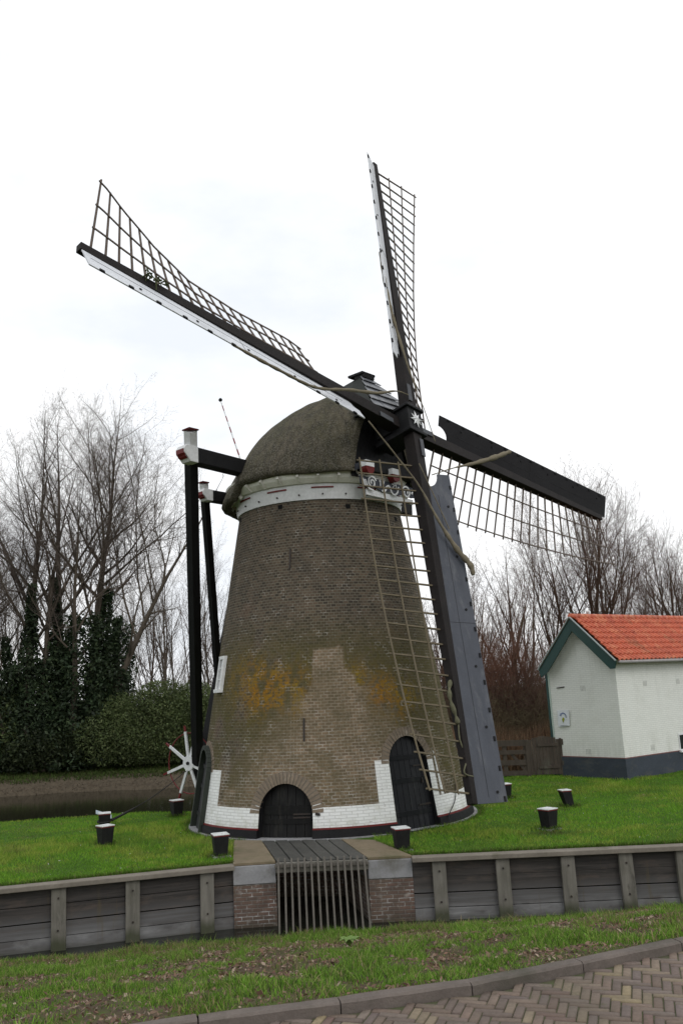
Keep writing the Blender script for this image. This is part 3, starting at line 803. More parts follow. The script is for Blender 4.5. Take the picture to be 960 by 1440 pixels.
# ---- sails
def sail(name_lab, root, tip, c, W, alphas, lath, boardm, bw, beta, r0b, r1b, r0l, r1l, nbars, cut, cloth=None, clothr=(.03, .06), rope=None):
    a = nrm(tip - root); L = np.linalg.norm(tip - root)
    c = nrm(c - a * np.dot(c, a)); n = np.cross(a, c); n = n if np.dot(n, NN) > 0 else -n
    rs_, al_ = zip(*alphas)
    def Pt(r, t, off=0.0):       # lattice sheet: t metres from the stock centre
        al = math.radians(float(np.interp(r, rs_, al_)))
        cd_ = c * math.cos(al) - n * math.sin(al); nd_ = n * math.cos(al) + c * math.sin(al)
        return root + a * r + cd_ * t + nd_ * off
    st = MB(); st.beam(root, root + a * L, .33, .34, up=n, w1=.17, h1=.16)
    S = obj('sail', st, STOCKM, mill, bevel=.012, label=name_lab)
    mb = MB()
    bars = np.linspace(r0l, r1l, nbars)
    for r in bars:
        jt = random.uniform(-.012, .012)
        mb.beam(Pt(r + jt, -.10, .0), Pt(r - jt, W + random.uniform(.05, .10), 0), .036, .042, up=n, w1=.030, h1=.030)
    for fr in (1.0, .66, .34):
        rr = np.linspace(r0l - .06, r1l + .05, 30)
        for q0, q1 in zip(rr[:-1], rr[1:]):
            mb.beam(Pt(q0, W * fr, .03), Pt(q1, W * fr, .03), .032, .024, up=n)
    obj('sail_lattice', mb, lath, S)
    # leading board
    be = math.radians(beta)
    def Bp(r, t, off=0.0):
        hwid = .165 + (.085 - .165) * r / L
        cd_ = -c * math.cos(be) + n * math.sin(be); nd_ = n * math.cos(be) + c * math.sin(be)
        return root + a * r - c * (hwid - .02) + n * (.05) + cd_ * t + nd_ * off
    mb = MB()
    outline = []
    for k in range(7):           # concave cut at the inner end
        ang = PI / 2 * k / 6
        outline.append((r0b + cut * math.cos(ang), 0.10 + cut * .75 * math.sin(ang) if k else .10))
    outline[-1] = (r0b, outline[-1][1])
    outline += [(r0b - .02, bw * .96), (r1b, bw), (r1b + .03, 0.0), (r0b + cut + .01, 0.0)]
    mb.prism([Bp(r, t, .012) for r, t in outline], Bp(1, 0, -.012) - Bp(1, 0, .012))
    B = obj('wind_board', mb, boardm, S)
    r = r0b + .35
    while r < r1b:
        obj('board_cleat', MB().box(Bp(r, bw + (.0 if boardm is WHITEB else -.06), .016), a * .05, nrm(Bp(r, 1) - Bp(r, 0)) * (.032 if boardm is WHITEB else .022), nrm(Bp(r, 0, 1) - Bp(r, 0)) * .018), BLACK, S)
        r += .62
    for r in np.arange(r0b + .9, r1b, 1.35):
        obj('board_bolt', MB().tube([Bp(r, bw * .72, .005), Bp(r, bw * .72, .03)], .03, 8), BLACK, S)
    SEAM = mat('seam_dark', (.03, .03, .033), rough=.8, bstr=0)
    obj('board_seam', MB().beam(Bp(r0b + .6, bw * .42, .014), Bp(r1b - .1, bw * .42, .014), .008, .004, up=nrm(Bp(r, 0, 1) - Bp(r, 0))), SEAM, S)
    obj('board_seam', MB().beam(Bp((r0b + r1b) * .5, .0, .014), Bp((r0b + r1b) * .5, bw, .014), .008, .004, up=nrm(Bp(r, 0, 1) - Bp(r, 0))), SEAM, S)
    # bolts of the clamp plates near the root
    mb = MB(); mb.beam(root + a * .55 + n * .185 - c * .09, root + a * 1.05 + n * .185 - c * .09, .13, .02, up=n)
    obj('clamp_plate', mb, mat('plate_grey', (.07, .075, .085), (.05, .052, .06), 5, rough=.45), S)
    return S, Pt, Bp

AL = [(0, 25), (2, 24), (3, 23), (4.2, 20), (5.5, 15), (7.2, 6.5), (8.3, 0), (9.2, -6)]
ALL = [(0, 34), (3.3, 24), (4.9, 26), (6.3, 24), (7.4, 15), (8.4, 3), (9.1, -8)]
H2 = HUB - NN * .42
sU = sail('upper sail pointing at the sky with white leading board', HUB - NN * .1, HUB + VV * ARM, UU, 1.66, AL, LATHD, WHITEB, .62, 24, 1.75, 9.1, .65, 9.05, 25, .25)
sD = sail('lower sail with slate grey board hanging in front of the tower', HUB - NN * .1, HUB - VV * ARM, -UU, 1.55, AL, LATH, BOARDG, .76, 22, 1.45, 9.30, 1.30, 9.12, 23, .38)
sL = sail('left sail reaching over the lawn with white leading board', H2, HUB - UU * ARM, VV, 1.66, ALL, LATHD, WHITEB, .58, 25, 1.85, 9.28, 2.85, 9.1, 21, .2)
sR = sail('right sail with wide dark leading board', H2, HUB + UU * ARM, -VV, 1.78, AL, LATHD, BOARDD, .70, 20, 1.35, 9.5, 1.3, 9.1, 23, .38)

# rolled sail cloths and their ropes, following measured points on the sail plane
def SP(u, v, off=.15): return HUB + UU * u + VV * v + NN * off
def smooth_path(pts, n=6):
    pts = [np.asarray(p, float) for p in pts]; out = []
    for i in range(len(pts) - 1):
        p0 = pts[max(i - 1, 0)]; p1 = pts[i]; p2 = pts[i + 1]; p3 = pts[min(i + 2, len(pts) - 1)]
        for k in range(n):
            t = k / n
            out.append(.5 * ((2 * p1) + (-p0 + p2) * t + (2 * p0 - 5 * p1 + 4 * p2 - p3) * t * t + (-p0 + 3 * p1 - 3 * p2 + p3) * t ** 3))
    out.append(pts[-1]); return out
def cloth_roll(pts, rads, parent):
    pth = smooth_path(pts); n = len(pth)
    rr = np.interp(np.linspace(0, 1, n), np.linspace(0, 1, len(rads)), rads)
    rr = [max(.010, .74 * r * (1 + .18 * math.sin(i * 1.9))) for i, r in enumerate(rr)]
    return obj('rolled_sailcloth', MB().tube(pth, rr, 8), ROPEM, parent, smooth=True)
cloth_roll([SP(-1.94, -.86), SP(-1.01, -1.55), SP(-.35, -2.1), SP(.14, -2.91, .2), SP(.53, -3.56, .3), SP(.79, -3.95, .42), SP(.84, -4.2, .42)], [.02, .025, .03, .045, .085, .095, .06], sD[0])
cloth_roll([SP(-.20, .66, .12), SP(-.74, .52), SP(-1.49, .13), SP(-2.51, -.23), SP(-3.36, -.58), SP(-3.91, -.69), SP(-4.63, -.68), SP(-5.32, -.66), SP(-5.95, -.62)], [.015, .03, .06, .05, .045, .045, .05, .03], sL[0])
cloth_roll([SP(.22, -1.57), SP(1.3, -.97, .12), SP(2.17, -.55, .15), SP(3.11, -.08, .3), SP(3.78, .30, .38)], [.015, .022, .07, .10, .07], sR[0])
cloth_roll([SP(-.56, 5.3), SP(-.53, 4.5), SP(-.47, 3.6), SP(-.36, 2.9), SP(-.04, 1.51), SP(.23, .72), SP(.36, .38), SP(.6, -.48)], [.02, .06, .07, .06, .035, .014, .013, .013], sU[0])
for ss_, pts_ in ((sD, [(-.30, -1.45), (.1, -2.2), (.5, -3.0)]),):
    obj('sail_rope', MB().tube([SP(a, b, .2) for a, b in pts_], .013, 6), ROPEM, ss_[0])
# clump of rope and moss caught on the left sail, rope bundle on the lower one
mb = MB()
for k in range(30):
    p = SP(-7.75 + random.uniform(-.28, .28), .10 + random.uniform(-.04, .10), .1); mb.tube([p, p + RNG.normal(size=3) * .09], [.02, .008], 4)
obj('rope_tangle', mb, mat('mossy_rope', (.07, .085, .03), (.04, .05, .02), 9, rough=.9), sL[0])
mb = MB()
pth = smooth_path([sD[1](6.75, .10, .05), sD[1](6.95, .20, .07), sD[1](7.2, .24, .08), sD[1](7.5, .16, .07), sD[1](7.7, .10, .06)])
mb.tube(pth, [.02 + .035 * abs(math.sin(i * .5)) for i in range(len(pth))], 7)
pth = smooth_path([sD[1](7.7, .10, .06), sD[1](8.05, .13, .05), sD[1](8.4, .02, .06), sD[1](8.72, .2, .06), sD[1](8.78, -.08, .08)])
mb.tube(pth, .018, 6)
obj('rope_bundle', mb, mat('green_old_rope', (.14, .135, .085), (.09, .09, .055), 9, rough=.9, bstr=.5), sD[0], smooth=True)

#@@SITE@@
# ================================================================== GROUND, WATER, ROAD
WZ = -1.08
QL0, QL1 = V(-2.36, 16.98, 0), V(-6.34, 15.95, 0)          # quay line left of the sluice
QR0, QR1 = V(.97, 16.86, 0), V(5.97, 16.68, 0)             # and right of it
dL, dR = nrm(QL1 - QL0), nrm(QR1 - QR0)
QLE, QRE = QL0 + dL * 11.5, QR0 + dR * 11.0
def quay_y(x):
    x = np.asarray(x, float)
    yl = QL0[1] + (x - QL0[0]) * dL[1] / dL[0]; yr = QR0[1] + (x - QR0[0]) * dR[1] / dR[0]
    return np.where(x < -2.36, yl, np.where(x > .97, yr, 16.95))

GRASS_BASE = mat('lawn_soil', (.062, .130, .016), (.045, .095, .012), 1.1, rough=.95, bstr=.5, fine=40, stain=(.075, .085, .022), stain_lo=.56, stain_hi=.75, stain_scale=.5, spec=.1)
def lawn_start(x):
    y = quay_y(x) + .10
    x = np.asarray(x, float)
    y = np.where((x >= -2.36) & (x <= .30), 19.15, y)
    return np.where((x > .30) & (x < .97), 18.75 - (x - .30) / .67 * 1.75, y)
def lawn_z(x, y):
    z = .035 * (fbm(x * .5 + 20, y * .5) - .5) * 2 * sstep(y - quay_y(x), 0, 1.2)
    back = sstep(y, 25.25 + .35 * np.sin(x * .7), 26.5) * sstep(-x, 1.0, 3.0)
    back = np.maximum(back, sstep(y, 24.6 + .25 * (x + 12), 26.2 + .25 * (x + 12)) * sstep(-x, 8, 12))
    return z - 1.6 * back
xs = np.unique(np.concatenate([np.arange(-16, 13.01, .25), [-2.3601, -2.3599, .30, .97, .98]]))
tt = np.linspace(0, 1, 90) ** 1.3
Y0 = lawn_start(xs); YY = Y0[:, None] + (46 - Y0)[:, None] * tt[None]
XX = np.repeat(xs[:, None], YY.shape[1], 1)
tag(obj('lawn', MB().grid(np.stack([XX, YY, lawn_z(XX, YY)], -1)), GRASS_BASE, smooth=True), kind='structure')

def water_mat(name, c1, c2, rip):
    m = bpy.data.materials.new(name); nt, bs, out = _nodes(m)
    n1 = noise(nt, coords(nt, (.5, 1.6, 1)), 1.2, 4)
    nt.links.new(mixc(nt, n1, c1, c2), bs.inputs['Base Color'])
    bs.inputs['Roughness'].default_value = .06; bs.inputs['IOR'].default_value = 1.33
    n2 = noise(nt, coords(nt, (.7, 2.2, 1)), 3.0, 5)
    bump(nt, bs, n2, rip, .03)
    return m
tag(obj('pond_water', MB().add([(-90, 24.5, WZ), (3, 24.5, WZ), (3, 46, WZ), (-90, 46, WZ)], [(0, 1, 2, 3)]), water_mat('pond_water', (.020, .019, .012), (.014, .014, .009), .10)), kind='structure')
tag(obj('ditch_water', MB().add([(-16, 13, WZ), (14, 13, WZ), (14, 19.6, WZ), (-16, 19.6, WZ)], [(0, 1, 2, 3)]), water_mat('ditch_water', (.018, .020, .015), (.012, .013, .010), .12)), kind='structure')

# far bank: earth edge, grass strip, wood floor, out to the horizon
BANK = mat('bank_earth', (.120, .098, .070), (.075, .062, .046), 5, rough=.95, bstr=.6, fine=18, stain=(.11, .09, .065), stain_lo=.55, spec=.1)
WOODFLOOR = mat('wood_floor', (.060, .085, .026), (.055, .055, .028), .9, rough=.95, bstr=.6, fine=14, stain=(.03, .045, .012), stain_lo=.5, spec=.1)
fx = np.concatenate([np.arange(-400, -40, 30.0), np.arange(-40, 25, .6), np.arange(25, 400, 30.0)])
def fshore(x): return 44.0 + .25 * np.sin(x * .8) + .15 * np.sin(x * 2.1 + 1)
def fz(x, d): return -1.6 + .74 * sstep(d, -.4, .3) + .45 * sstep(d, .2, 1.3) + .25 * sstep(d, 1.5, 3.5) + .06 * (fbm(x * 1.3, d * 1.3) - .5) * sstep(d, -.2, .2)
d1 = np.linspace(-1.2, 1.75, 18); X_, D_ = np.meshgrid(fx, d1, indexing='ij')
tag(obj('far_bank', MB().grid(np.stack([X_, fshore(X_) + D_, fz(X_, D_)], -1)), BANK, smooth=True), kind='structure')
d2 = np.concatenate([np.linspace(1.75, 6, 12), [9, 15, 30, 80, 250, 600]]); X_, D_ = np.meshgrid(fx, d2, indexing='ij')
tag(obj('wood_ground', MB().grid(np.stack([X_, fshore(X_) + D_, fz(X_, D_)], -1)), WOODFLOOR, smooth=True), kind='structure')
tag(obj('ground', MB().add([(-1500, -1500, -1.9), (1500, -1500, -1.9), (1500, 1500, -1.9), (-1500, 1500, -1.9)], [(0, 1, 2, 3)]), WOODFLOOR), kind='structure')

# road with kerb; verge sloping down to the ditch
RZ = .86
KP = [(-9, 3.2), (-6, 4.62), (-3, 5.84), (-1.33, 6.37), (.127, 6.67), (1.047, 6.93), (1.986, 7.36), (2.62, 7.62), (4.5, 8.2), (8, 9.3), (13, 10.6)]
kx, ky = np.array([p[0] for p in KP]), np.array([p[1] for p in KP])
def kerb_y(x): return np.interp(x, kx, ky)
def shore_y(x): return np.interp(x, [-16, -6, -4.8, -2, .6, 2.3, 3.7, 5.9, 13], [13.2, 15.45, 15.6, 15.95, 16.1, 16.15, 16.2, 16.36, 16.4])
vx = np.arange(-15.5, 13.01, .2); vt = np.linspace(0, 1, 64)
VXX, VT = np.meshgrid(vx, vt, indexing='ij')
VY0 = kerb_y(VXX) + .12; VY1 = shore_y(VXX) + .75
def verge_z_t(x, t):
    z = .92 + (-1.06 - .92) * (t / .93) ** 1.06
    z = z - .5 * sstep(t, .93, 1.0)
    return z + (fbm(x * 1.1, t * 9) - .5) * .16 * sstep(t, 0, .06) * sstep(t, .99, .86)
def verge_y(x, t): a = kerb_y(x) + .12; return a + (shore_y(x) + .75 - a) * t
VERGE = mat('verge_soil', (.105, .080, .052), (.070, .055, .036), 3, rough=.95, bstr=.7, fine=22, stain=(.070, .095, .024), stain_lo=.5, stain_hi=.62, stain_scale=1.6, spec=.1)
tag(obj('verge', MB().grid(np.stack([VXX, verge_y(VXX, VT), verge_z_t(VXX, VT)], -1)), VERGE, smooth=True), kind='structure')

# kerb of concrete elements, about a metre each
KERB = mat('kerb_concrete', (.165, .138, .120), (.120, .100, .088), 5, rough=.9, bstr=.5, fine=50, stain=(.07, .065, .05), stain_lo=.5, stain_hi=.7)
seg = np.hypot(np.diff(kx), np.diff(ky)); cum = np.concatenate([[0], np.cumsum(seg)])
def kp(s): return V(np.interp(s, cum, kx), np.interp(s, cum, ky), 0)
mb = MB(); s = .57
while s < cum[-1] - 1:
    a, b = kp(s + .004), kp(s + .985); d = nrm(b - a); nn = V(-d[1], d[0], 0)
    j = random.uniform(-.006, .006)
    prof = [(0, -.2), (0, .058), (.018, .072), (.11, .072), (.11, -.2)]
    ring = []
    for p in np.linspace(0, 1, 7):
        c_ = a + (b - a) * p
        ring.append([c_ + nn * (q + random.uniform(-.003, .003)) + EZ * (RZ + h + (j + random.uniform(-.003, .003) if h > 0 else 0)) for q, h in prof])
    P = np.array(ring); mb.grid(P)
    mb.add(P[0], [(0, 1, 2, 3, 4)]); mb.add(P[-1], [(4, 3, 2, 1, 0)])
    s += .99
tag(obj('kerb', mb, KERB), kind='structure')

# clinker paving in herringbone, every brick modelled in the road's own mesh
def road():
    bl, bw = .210, .070
    ang = math.radians(-18)
    ca, sa = math.cos(ang), math.sin(ang)
    vs, fi, ls, tone = [], [], [], []
    pal = np.array([(.215, .150, .122), (.180, .132, .118), (.235, .172, .138), (.27, .205, .155), (.31, .245, .165), (.185, .140, .135), (.225, .175, .155), (.36, .285, .165), (.200, .118, .105), (.25, .20, .17)])
    wts = np.array([.2, .16, .15, .12, .08, .1, .08, .03, .05, .03]); wts /= wts.sum()
    nf = 0
    R_ = 150
    for i in range(-R_, R_):
        for j in range(-R_, R_):
            m = (i + j) % 6
            if m == 0:   x0, y0, w_, h_ = i * bw, j * bw, bl, bw
            elif m == 3: x0, y0, w_, h_ = i * bw, (j - 0) * bw, bw, bl
            else: continue
            cx, cy = x0 + w_ / 2, y0 + h_ / 2
            wx, wy = cx * ca - cy * sa + 1.0, cx * sa + cy * ca + 6.0
            if not (-7.5 < wx < 9 and 1.5 < wy < 11): continue
            if wy > kerb_y(wx) - .01: continue
            g = .004; c_ = V(cx, cy, 0)
            hx, hy = w_ / 2 - g, h_ / 2 - g; b = .007
            dz = RZ + random.uniform(-.004, .004); tx, ty = random.uniform(-.03, .03), random.uniform(-.03, .03)
            loc = []
            for (ex, ey, z) in ((hx, hy, -.02), (hx, hy, -b), (hx - b, hy - b, 0)):
                for sx, sy in ((-1, -1), (1, -1), (1, 1), (-1, 1)):
                    px, py = cx + sx * ex, cy + sy * ey
                    loc.append((px * ca - py * sa + 1.0, px * sa + py * ca + 6.0, dz + z + tx * sx * ex + ty * sy * ey))
            o = len(vs); vs.extend(loc)
            fs = [(8, 9, 10, 11)] + [(r * 4 + k, r * 4 + (k + 1) % 4, (r + 1) * 4 + (k + 1) % 4, (r + 1) * 4 + k) for r in (0, 1) for k in range(4)]
            for f in fs: ls.append(len(fi)); fi.extend(v + o for v in f)
            t = pal[RNG.choice(len(pal), p=wts)] * RNG.uniform(.68, 1.0); t = t * .68 + np.array([.20, .172, .138]) * .26
            tone.extend([t] * 12)
    me = raw_mesh('road', vs, fi, ls, None, np.array(tone))
    m = mat_attr('clinker_paving', rough=.8, dirt=True)
    me.materials.append(m)
    o = bpy.data.objects.new('road', me); COL.objects.link(o); tag(o, kind='structure')
road()
JOINT = mat('paving_joint', (.075, .090, .036), (.090, .078, .055), 9, rough=.95, bstr=.4)
rx = np.arange(-16, 16.1, .5)
tag(obj('road_bed', MB().grid(np.array([[V(x, -40, RZ - .011), V(x, min(kerb_y(x), 40) - .0, RZ - .011)] for x in rx])), JOINT), kind='structure')

# ================================================================== SLUICE
SLB = bpy.data.materials.new('sluice_brick'); nt, bs, out = _nodes(SLB)
tcn = N(nt, 'ShaderNodeTexCoord'); sx = N(nt, 'ShaderNodeSeparateXYZ'); nt.links.new(tcn.outputs['Object'], sx.inputs[0])
cb = N(nt, 'ShaderNodeCombineXYZ'); nt.links.new(math_(nt, 'ADD', sx.outputs[0], math_(nt, 'MULTIPLY', sx.outputs[1], .9)), cb.inputs[0]); nt.links.new(sx.outputs[2], cb.inputs[1])
b = brick_fac(nt, cb.outputs[0], .21, .068, .010, (.165, .098, .076), (.105, .072, .062), (.19, .17, .15))
nz = noise(nt, cb.outputs[0], 2.6, 6, .7); nz2 = noise(nt, cb.outputs[0], 6, 4)
c = mixc(nt, math_(nt, 'MULTIPLY', b.outputs[1], ramp(nt, nz, .52, .62, 0, .9)), b.outputs[0], (.60, .59, .58))
c = mixc(nt, ramp(nt, nz2, .58, .70, 0, .65), c, (.46, .43, .40))
c = mixc(nt, ramp(nt, noise(nt, cb.outputs[0], 1.4, 5, .6), .45, .62, 0, .55), c, (.15, .115, .085))
c = mixc(nt, ramp(nt, sx.outputs[2], -.85, -1.1, 0, .75), c, (.055, .048, .03))
c = mixc(nt, ramp(nt, nz, .35, .55, .55, 0), c, (.06, .045, .035))
nt.links.new(c, bs.inputs['Base Color']); bs.inputs['Roughness'].default_value = .9
bump(nt, bs, math_(nt, 'MULTIPLY', b.outputs[1], -1.0), .8, .015)
SL = thing('sluice', 'brick sluice with stone topped piers, plank deck and iron bar grate', 'sluice', (-.7, 17.0, 0))
def slab(mb, pts, z0, z1):
    mb.prism([V(x, y, z0) for x, y in pts], EZ * (z1 - z0))
    return mb
LP = [(-2.36, 16.93), (-1.57, 16.98), (-2.08, 19.42), (-2.70, 19.62)]      # left pier plan
RP = [(.155, 16.86), (.97, 16.86), (.34, 18.74), (-.36, 19.08)]
for P in (LP, RP):
    body = obj('pier', slab(MB(), P, -1.7, -.33), SLB, SL)
    f0, f1 = V(*P[0], 0), V(*P[1], 0); b1_, b0_ = V(*P[2], 0), V(*P[3], 0)
    e = .30
    g = [f0 - V(0, .02, 0), f1 - V(0, .02, 0), f1 + (b1_ - f1) * e, f0 + (b0_ - f0) * e]
    obj('stone_block', slab(MB(), [(p[0], p[1]) for p in g], -.327, .0), STONE, body, bevel=.012)
    g2 = [f1 + (b1_ - f1) * e, f0 + (b0_ - f0) * e, b0_, b1_]
    obj('pier_core', slab(MB(), [(p[0], p[1]) for p in g2][::-1], -.327, .0), SLB, body)
    g3 = [f0 - V(.0, .0, 0), f1, b1_, b0_]
    obj('stone_top', slab(MB(), [(p[0], p[1]) for p in g3], .003, .055), STONEB, body, bevel=.008)
fl, fr_, br, bl_ = V(-1.56, 16.99, 0), V(.15, 16.87, 0), V(-.37, 19.06, 0), V(-2.07, 19.40, 0)
mb = MB(); npk = 6
for k in range(npk):
    a0, a1 = k / npk + .008, (k + 1) / npk - .008
    z = random.uniform(-.004, .008)
    mb.prism([fl + (fr_ - fl) * a0 + EZ * (.0 + z), fl + (fr_ - fl) * a1 + EZ * z, bl_ + (br - bl_) * a1 + EZ * z, bl_ + (br - bl_) * a0 + EZ * z], EZ * .05)
obj('deck', mb, DECKM, SL, bevel=.006)
mb = MB(); mb.prism([bl_ + V(0, .02, -1.7), br + V(0, .02, -1.7), br + V(0, .02, -.01), bl_ + V(0, .02, -.01)], V(.02, .1, 0))
obj('back_wall', mb, SLB, SL)
obj('front_beam', MB().beam(fl + V(.0, -.05, -.06), fr_ + V(0, -.05, -.06), .10, .17), QPOST, SL, bevel=.01)
mb = MB()
for k in range(14):
    f = (k + .45) / 14
    t_ = fl + (fr_ - fl) * f + V(.0, -.15, .10); b_ = V(-1.545 + 1.76 * f, 16.36 - .02 * f, -1.42)
    mb.tube([b_, t_, t_ + EZ * .02], [.020, .020, .012], 7)
gr = obj('grate', mb, BARM, SL)
obj('grate_rail', MB().beam(fl + V(-.02, -.125, -.02), fr_ + V(.02, -.125, -.02), .03, .05), BARM, gr)

# ================================================================== QUAY WALLS
def quay(a, b, posts, lab):
    d = nrm(b - a); nrm_out = V(d[1], -d[0], 0)
    if nrm_out[1] > 0: nrm_out = -nrm_out
    L = np.linalg.norm(b - a)
    root = thing('quay_wall', lab, 'quay wall', (a + b) / 2)
    mb = MB(); zs = [-.06, -.34, -.62, -.87, -1.35]
    for k in range(4):
        n = 1
        for i in range(n):
            s0, s1 = L * i / n + .003, L * (i + 1) / n - .003
            o_ = nrm_out * (.0 + random.uniform(-.008, .008)) + EZ * random.uniform(-.006, .006)
            z0, z1 = zs[k] - .006, zs[k + 1] + .006
            m_ = (z0 + z1) / 2
            mb.box(a + d * (s0 + s1) / 2 - nrm_out * .03 + EZ * m_ + o_, d * (s1 - s0) / 2, nrm_out * .03, EZ * (z0 - z1) / 2)
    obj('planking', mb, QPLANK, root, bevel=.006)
    obj('cap_rail', MB().beam(a + nrm_out * .055 + EZ * -.005, b + nrm_out * .055 + EZ * -.005, .27, .085), QCAP, root, bevel=.012)
    for p in posts:
        s = np.dot(p - a, d); c = a + d * s + nrm_out * .065
        mb = MB(); mb.beam(c + EZ * -1.5 + d * random.uniform(-.015, .015), c + EZ * -.05, .25, .11, up=nrm_out)
        po = obj('post', mb, QPOST, root, bevel=.012)
        for z in (-.22, -.75): obj('post_bolt', MB().tube([c + nrm_out * .05 + EZ * z, c + nrm_out * .075 + EZ * z], .018, 7), IRON, po)
    return root
def on_quay(px, py, a, d):
    return meet(px, py, a, V(-d[1], d[0], 0)) * V(1, 1, 0)
pl = [on_quay(x, y, QL0, dL) for x, y in ((83, 1280), (187, 1270), (291, 1262))]
step = (pl[0] - pl[2]) / 2
pl += [pl[0] + step * k for k in (1, 2, 3)]
pr = [on_quay(x, y, QR0, dR) for x, y in ((618, 1240), (707, 1236), (798, 1230), (879, 1226), (959, 1220))]
stp = (pr[4] - pr[1]) / 3
pr += [pr[4] + stp * k for k in (1, 2)]
quay(QL0, QLE, pl, 'weathered plank quay wall left of the sluice below the lawn with the rope bollards')
quay(QR0, QRE, pr, 'weathered plank quay wall right of the sluice in front of the lawn by the white house')

# ================================================================== BOLLARDS
BT = mat('bollard_top_white', (.82, .84, .84), (.70, .72, .72), 5, rough=.4, bstr=.05, stain=(.36, .40, .36), stain_lo=.52, stain_hi=.66, stain_scale=5)
BOLB = mat('worn_black_bollard', (.010, .010, .011), (.020, .020, .019), 5, (1, 1, .5), rough=.6, bstr=.4, stain=(.055, .05, .042), stain_lo=.60, stain_hi=.72, spec=.15)
def bollard(x, y, lab, rot=.5, lean=(0, 0), foot=False, hgt=.40, k=1.0):
    z0 = float(lawn_z(np.array(x), np.array(y)))
    r = thing('bollard', lab, 'bollard', (x, y, z0), 'black tapered bollards with white tops around the mill')
    c, s = math.cos(rot), math.sin(rot); ax, ay = V(c, s, 0), V(-s, c, 0)
    top = V(x + lean[0], y + lean[1], z0 + hgt); bt = V(x, y, z0 - .04)
    mb = MB()
    vs = [bt + ax * i * .112 * k + ay * j * .112 * k for i, j in ((-1, -1), (1, -1), (1, 1), (-1, 1))] + [top + ax * i * .15 * k + ay * j * .15 * k for i, j in ((-1, -1), (1, -1), (1, 1), (-1, 1))]
    mb.add(vs, [(3, 2, 1, 0), (4, 5, 6, 7), (0, 1, 5, 4), (1, 2, 6, 5), (2, 3, 7, 6), (3, 0, 4, 7)])
    obj('post', mb, BOLB, r, bevel=.012)
    obj('red_rim', MB().box(top + EZ * .010, ax * .153 * k, ay * .153 * k, EZ * .010), RED, r)
    obj('white_top', MB().box(top + EZ * .031, ax * .157 * k, ay * .157 * k, EZ * .011), BT, r, bevel=.005)
    if foot: obj('foot_slab', MB().box(V(x, y, z0 + .01), ax * .18, ay * .18, EZ * .025), STONE, r, bevel=.01)
    return r
bollard(-5.63, 20.06, 'black bollard at the left, in front of the roped one', .75)
bollard(-6.44, 22.88, 'black bollard with the dark tail rope of the mill tied to it', .3, hgt=.34)
bollard(-4.94, 24.60, 'black bollard below the white winch wheel near the water', .6)
bollard(-2.74, 17.92, 'black bollard beside the left pier of the sluice', .35, foot=True)
bollard(.84, 17.72, 'black bollard beside the right pier of the sluice, below the arched door', .25, foot=True)
bollard(4.06, 19.2, 'black bollard with stone foot on the right lawn, nearest the quay rail', .6, foot=True)
bollard(5.3, 22.4, 'black leaning bollard between the white house and the quay', .2, lean=(-.09, .02), hgt=.38, k=.85)
bollard(4.13, 24.7, 'black bollard partly hidden by the grey sail board', .3, hgt=.36, k=.85)

tag(obj('path', MB().prism([V(-4.62, 25.05, .02), V(-4.30, 25.0, .02), V(-3.95, 23.6, .02), V(-4.42, 23.9, .02)], EZ * .035), STONEB, bevel=.006), kind='structure')
# small information plate on a low stand
ip = meet(146, 1145, V(0, 23.9, 0), V(0, 1, 0))
r = thing('information_plate', 'small tilted pale blue grey plate on a low stand behind the roped bollard', 'sign', (ip[0], 23.9, 0))
up_ = nrm(V(.05, .45, .9)); sd_ = nrm(V(1, -.25, -.28)); fw = nrm(np.cross(sd_, up_)); up2 = np.cross(fw, sd_)
obj('plate', MB().box(ip, sd_ * .24, nrm(V(.3, -1, -.15)) * .15, nrm(V(.1, .2, 1)) * .012), mat('pale_plate', (.42, .50, .54), (.3, .38, .42), 6, rough=.3, spec=.5), r)
obj('stand', MB().beam(V(ip[0], 23.92, -.05), ip - EZ * .01, .06, .06), BLACK, r)

# dark rope from the winch to a bollard
WCp = meet(262, 1084, TAIL_FOOT - SS * .5, SS)
bp = V(-6.24, 22.85, .20)
pts = [WCp + (bp - WCp) * t - EZ * .10 * math.sin(PI * t) for t in np.linspace(0, 1, 14)]
rp = MB(); rp.tube(pts, [.012] * 9 + [.016, .026, .032, .032, .036], 7)
loop = [V(-6.44, 22.88, .18) + V(.17 * math.cos(t), .17 * math.sin(t), .02 * math.sin(t)) for t in np.linspace(0, 2 * PI, 22)]
rp.tube(loop, .022, 6, cap=False)
tag(obj('tail_rope', rp, mat('dark_rope', (.018, .018, .018), (.03, .028, .026), 20, rough=.8), smooth=True), 'dark rope running from the winch wheel down to a bollard on the lawn', 'rope')
# lightning cable at the foot of the tower
q0 = T(63, .95, .03); q1 = T(50, .20, .08); pts = smooth_path([q0, T(58, .5, .05), q1, q1 + V(-.1, -.4, -.17), q1 + V(-.9, -1.0, -.17), q1 + V(-1.5, -1.2, -.16)])
for p in pts[14:]: p[2] = max(p[2], .03)
tag(obj('cable', MB().tube(pts, .011, 5), BLACK, smooth=True), 'thin black cable from the tower foot across the grass by the arched door', 'cable')

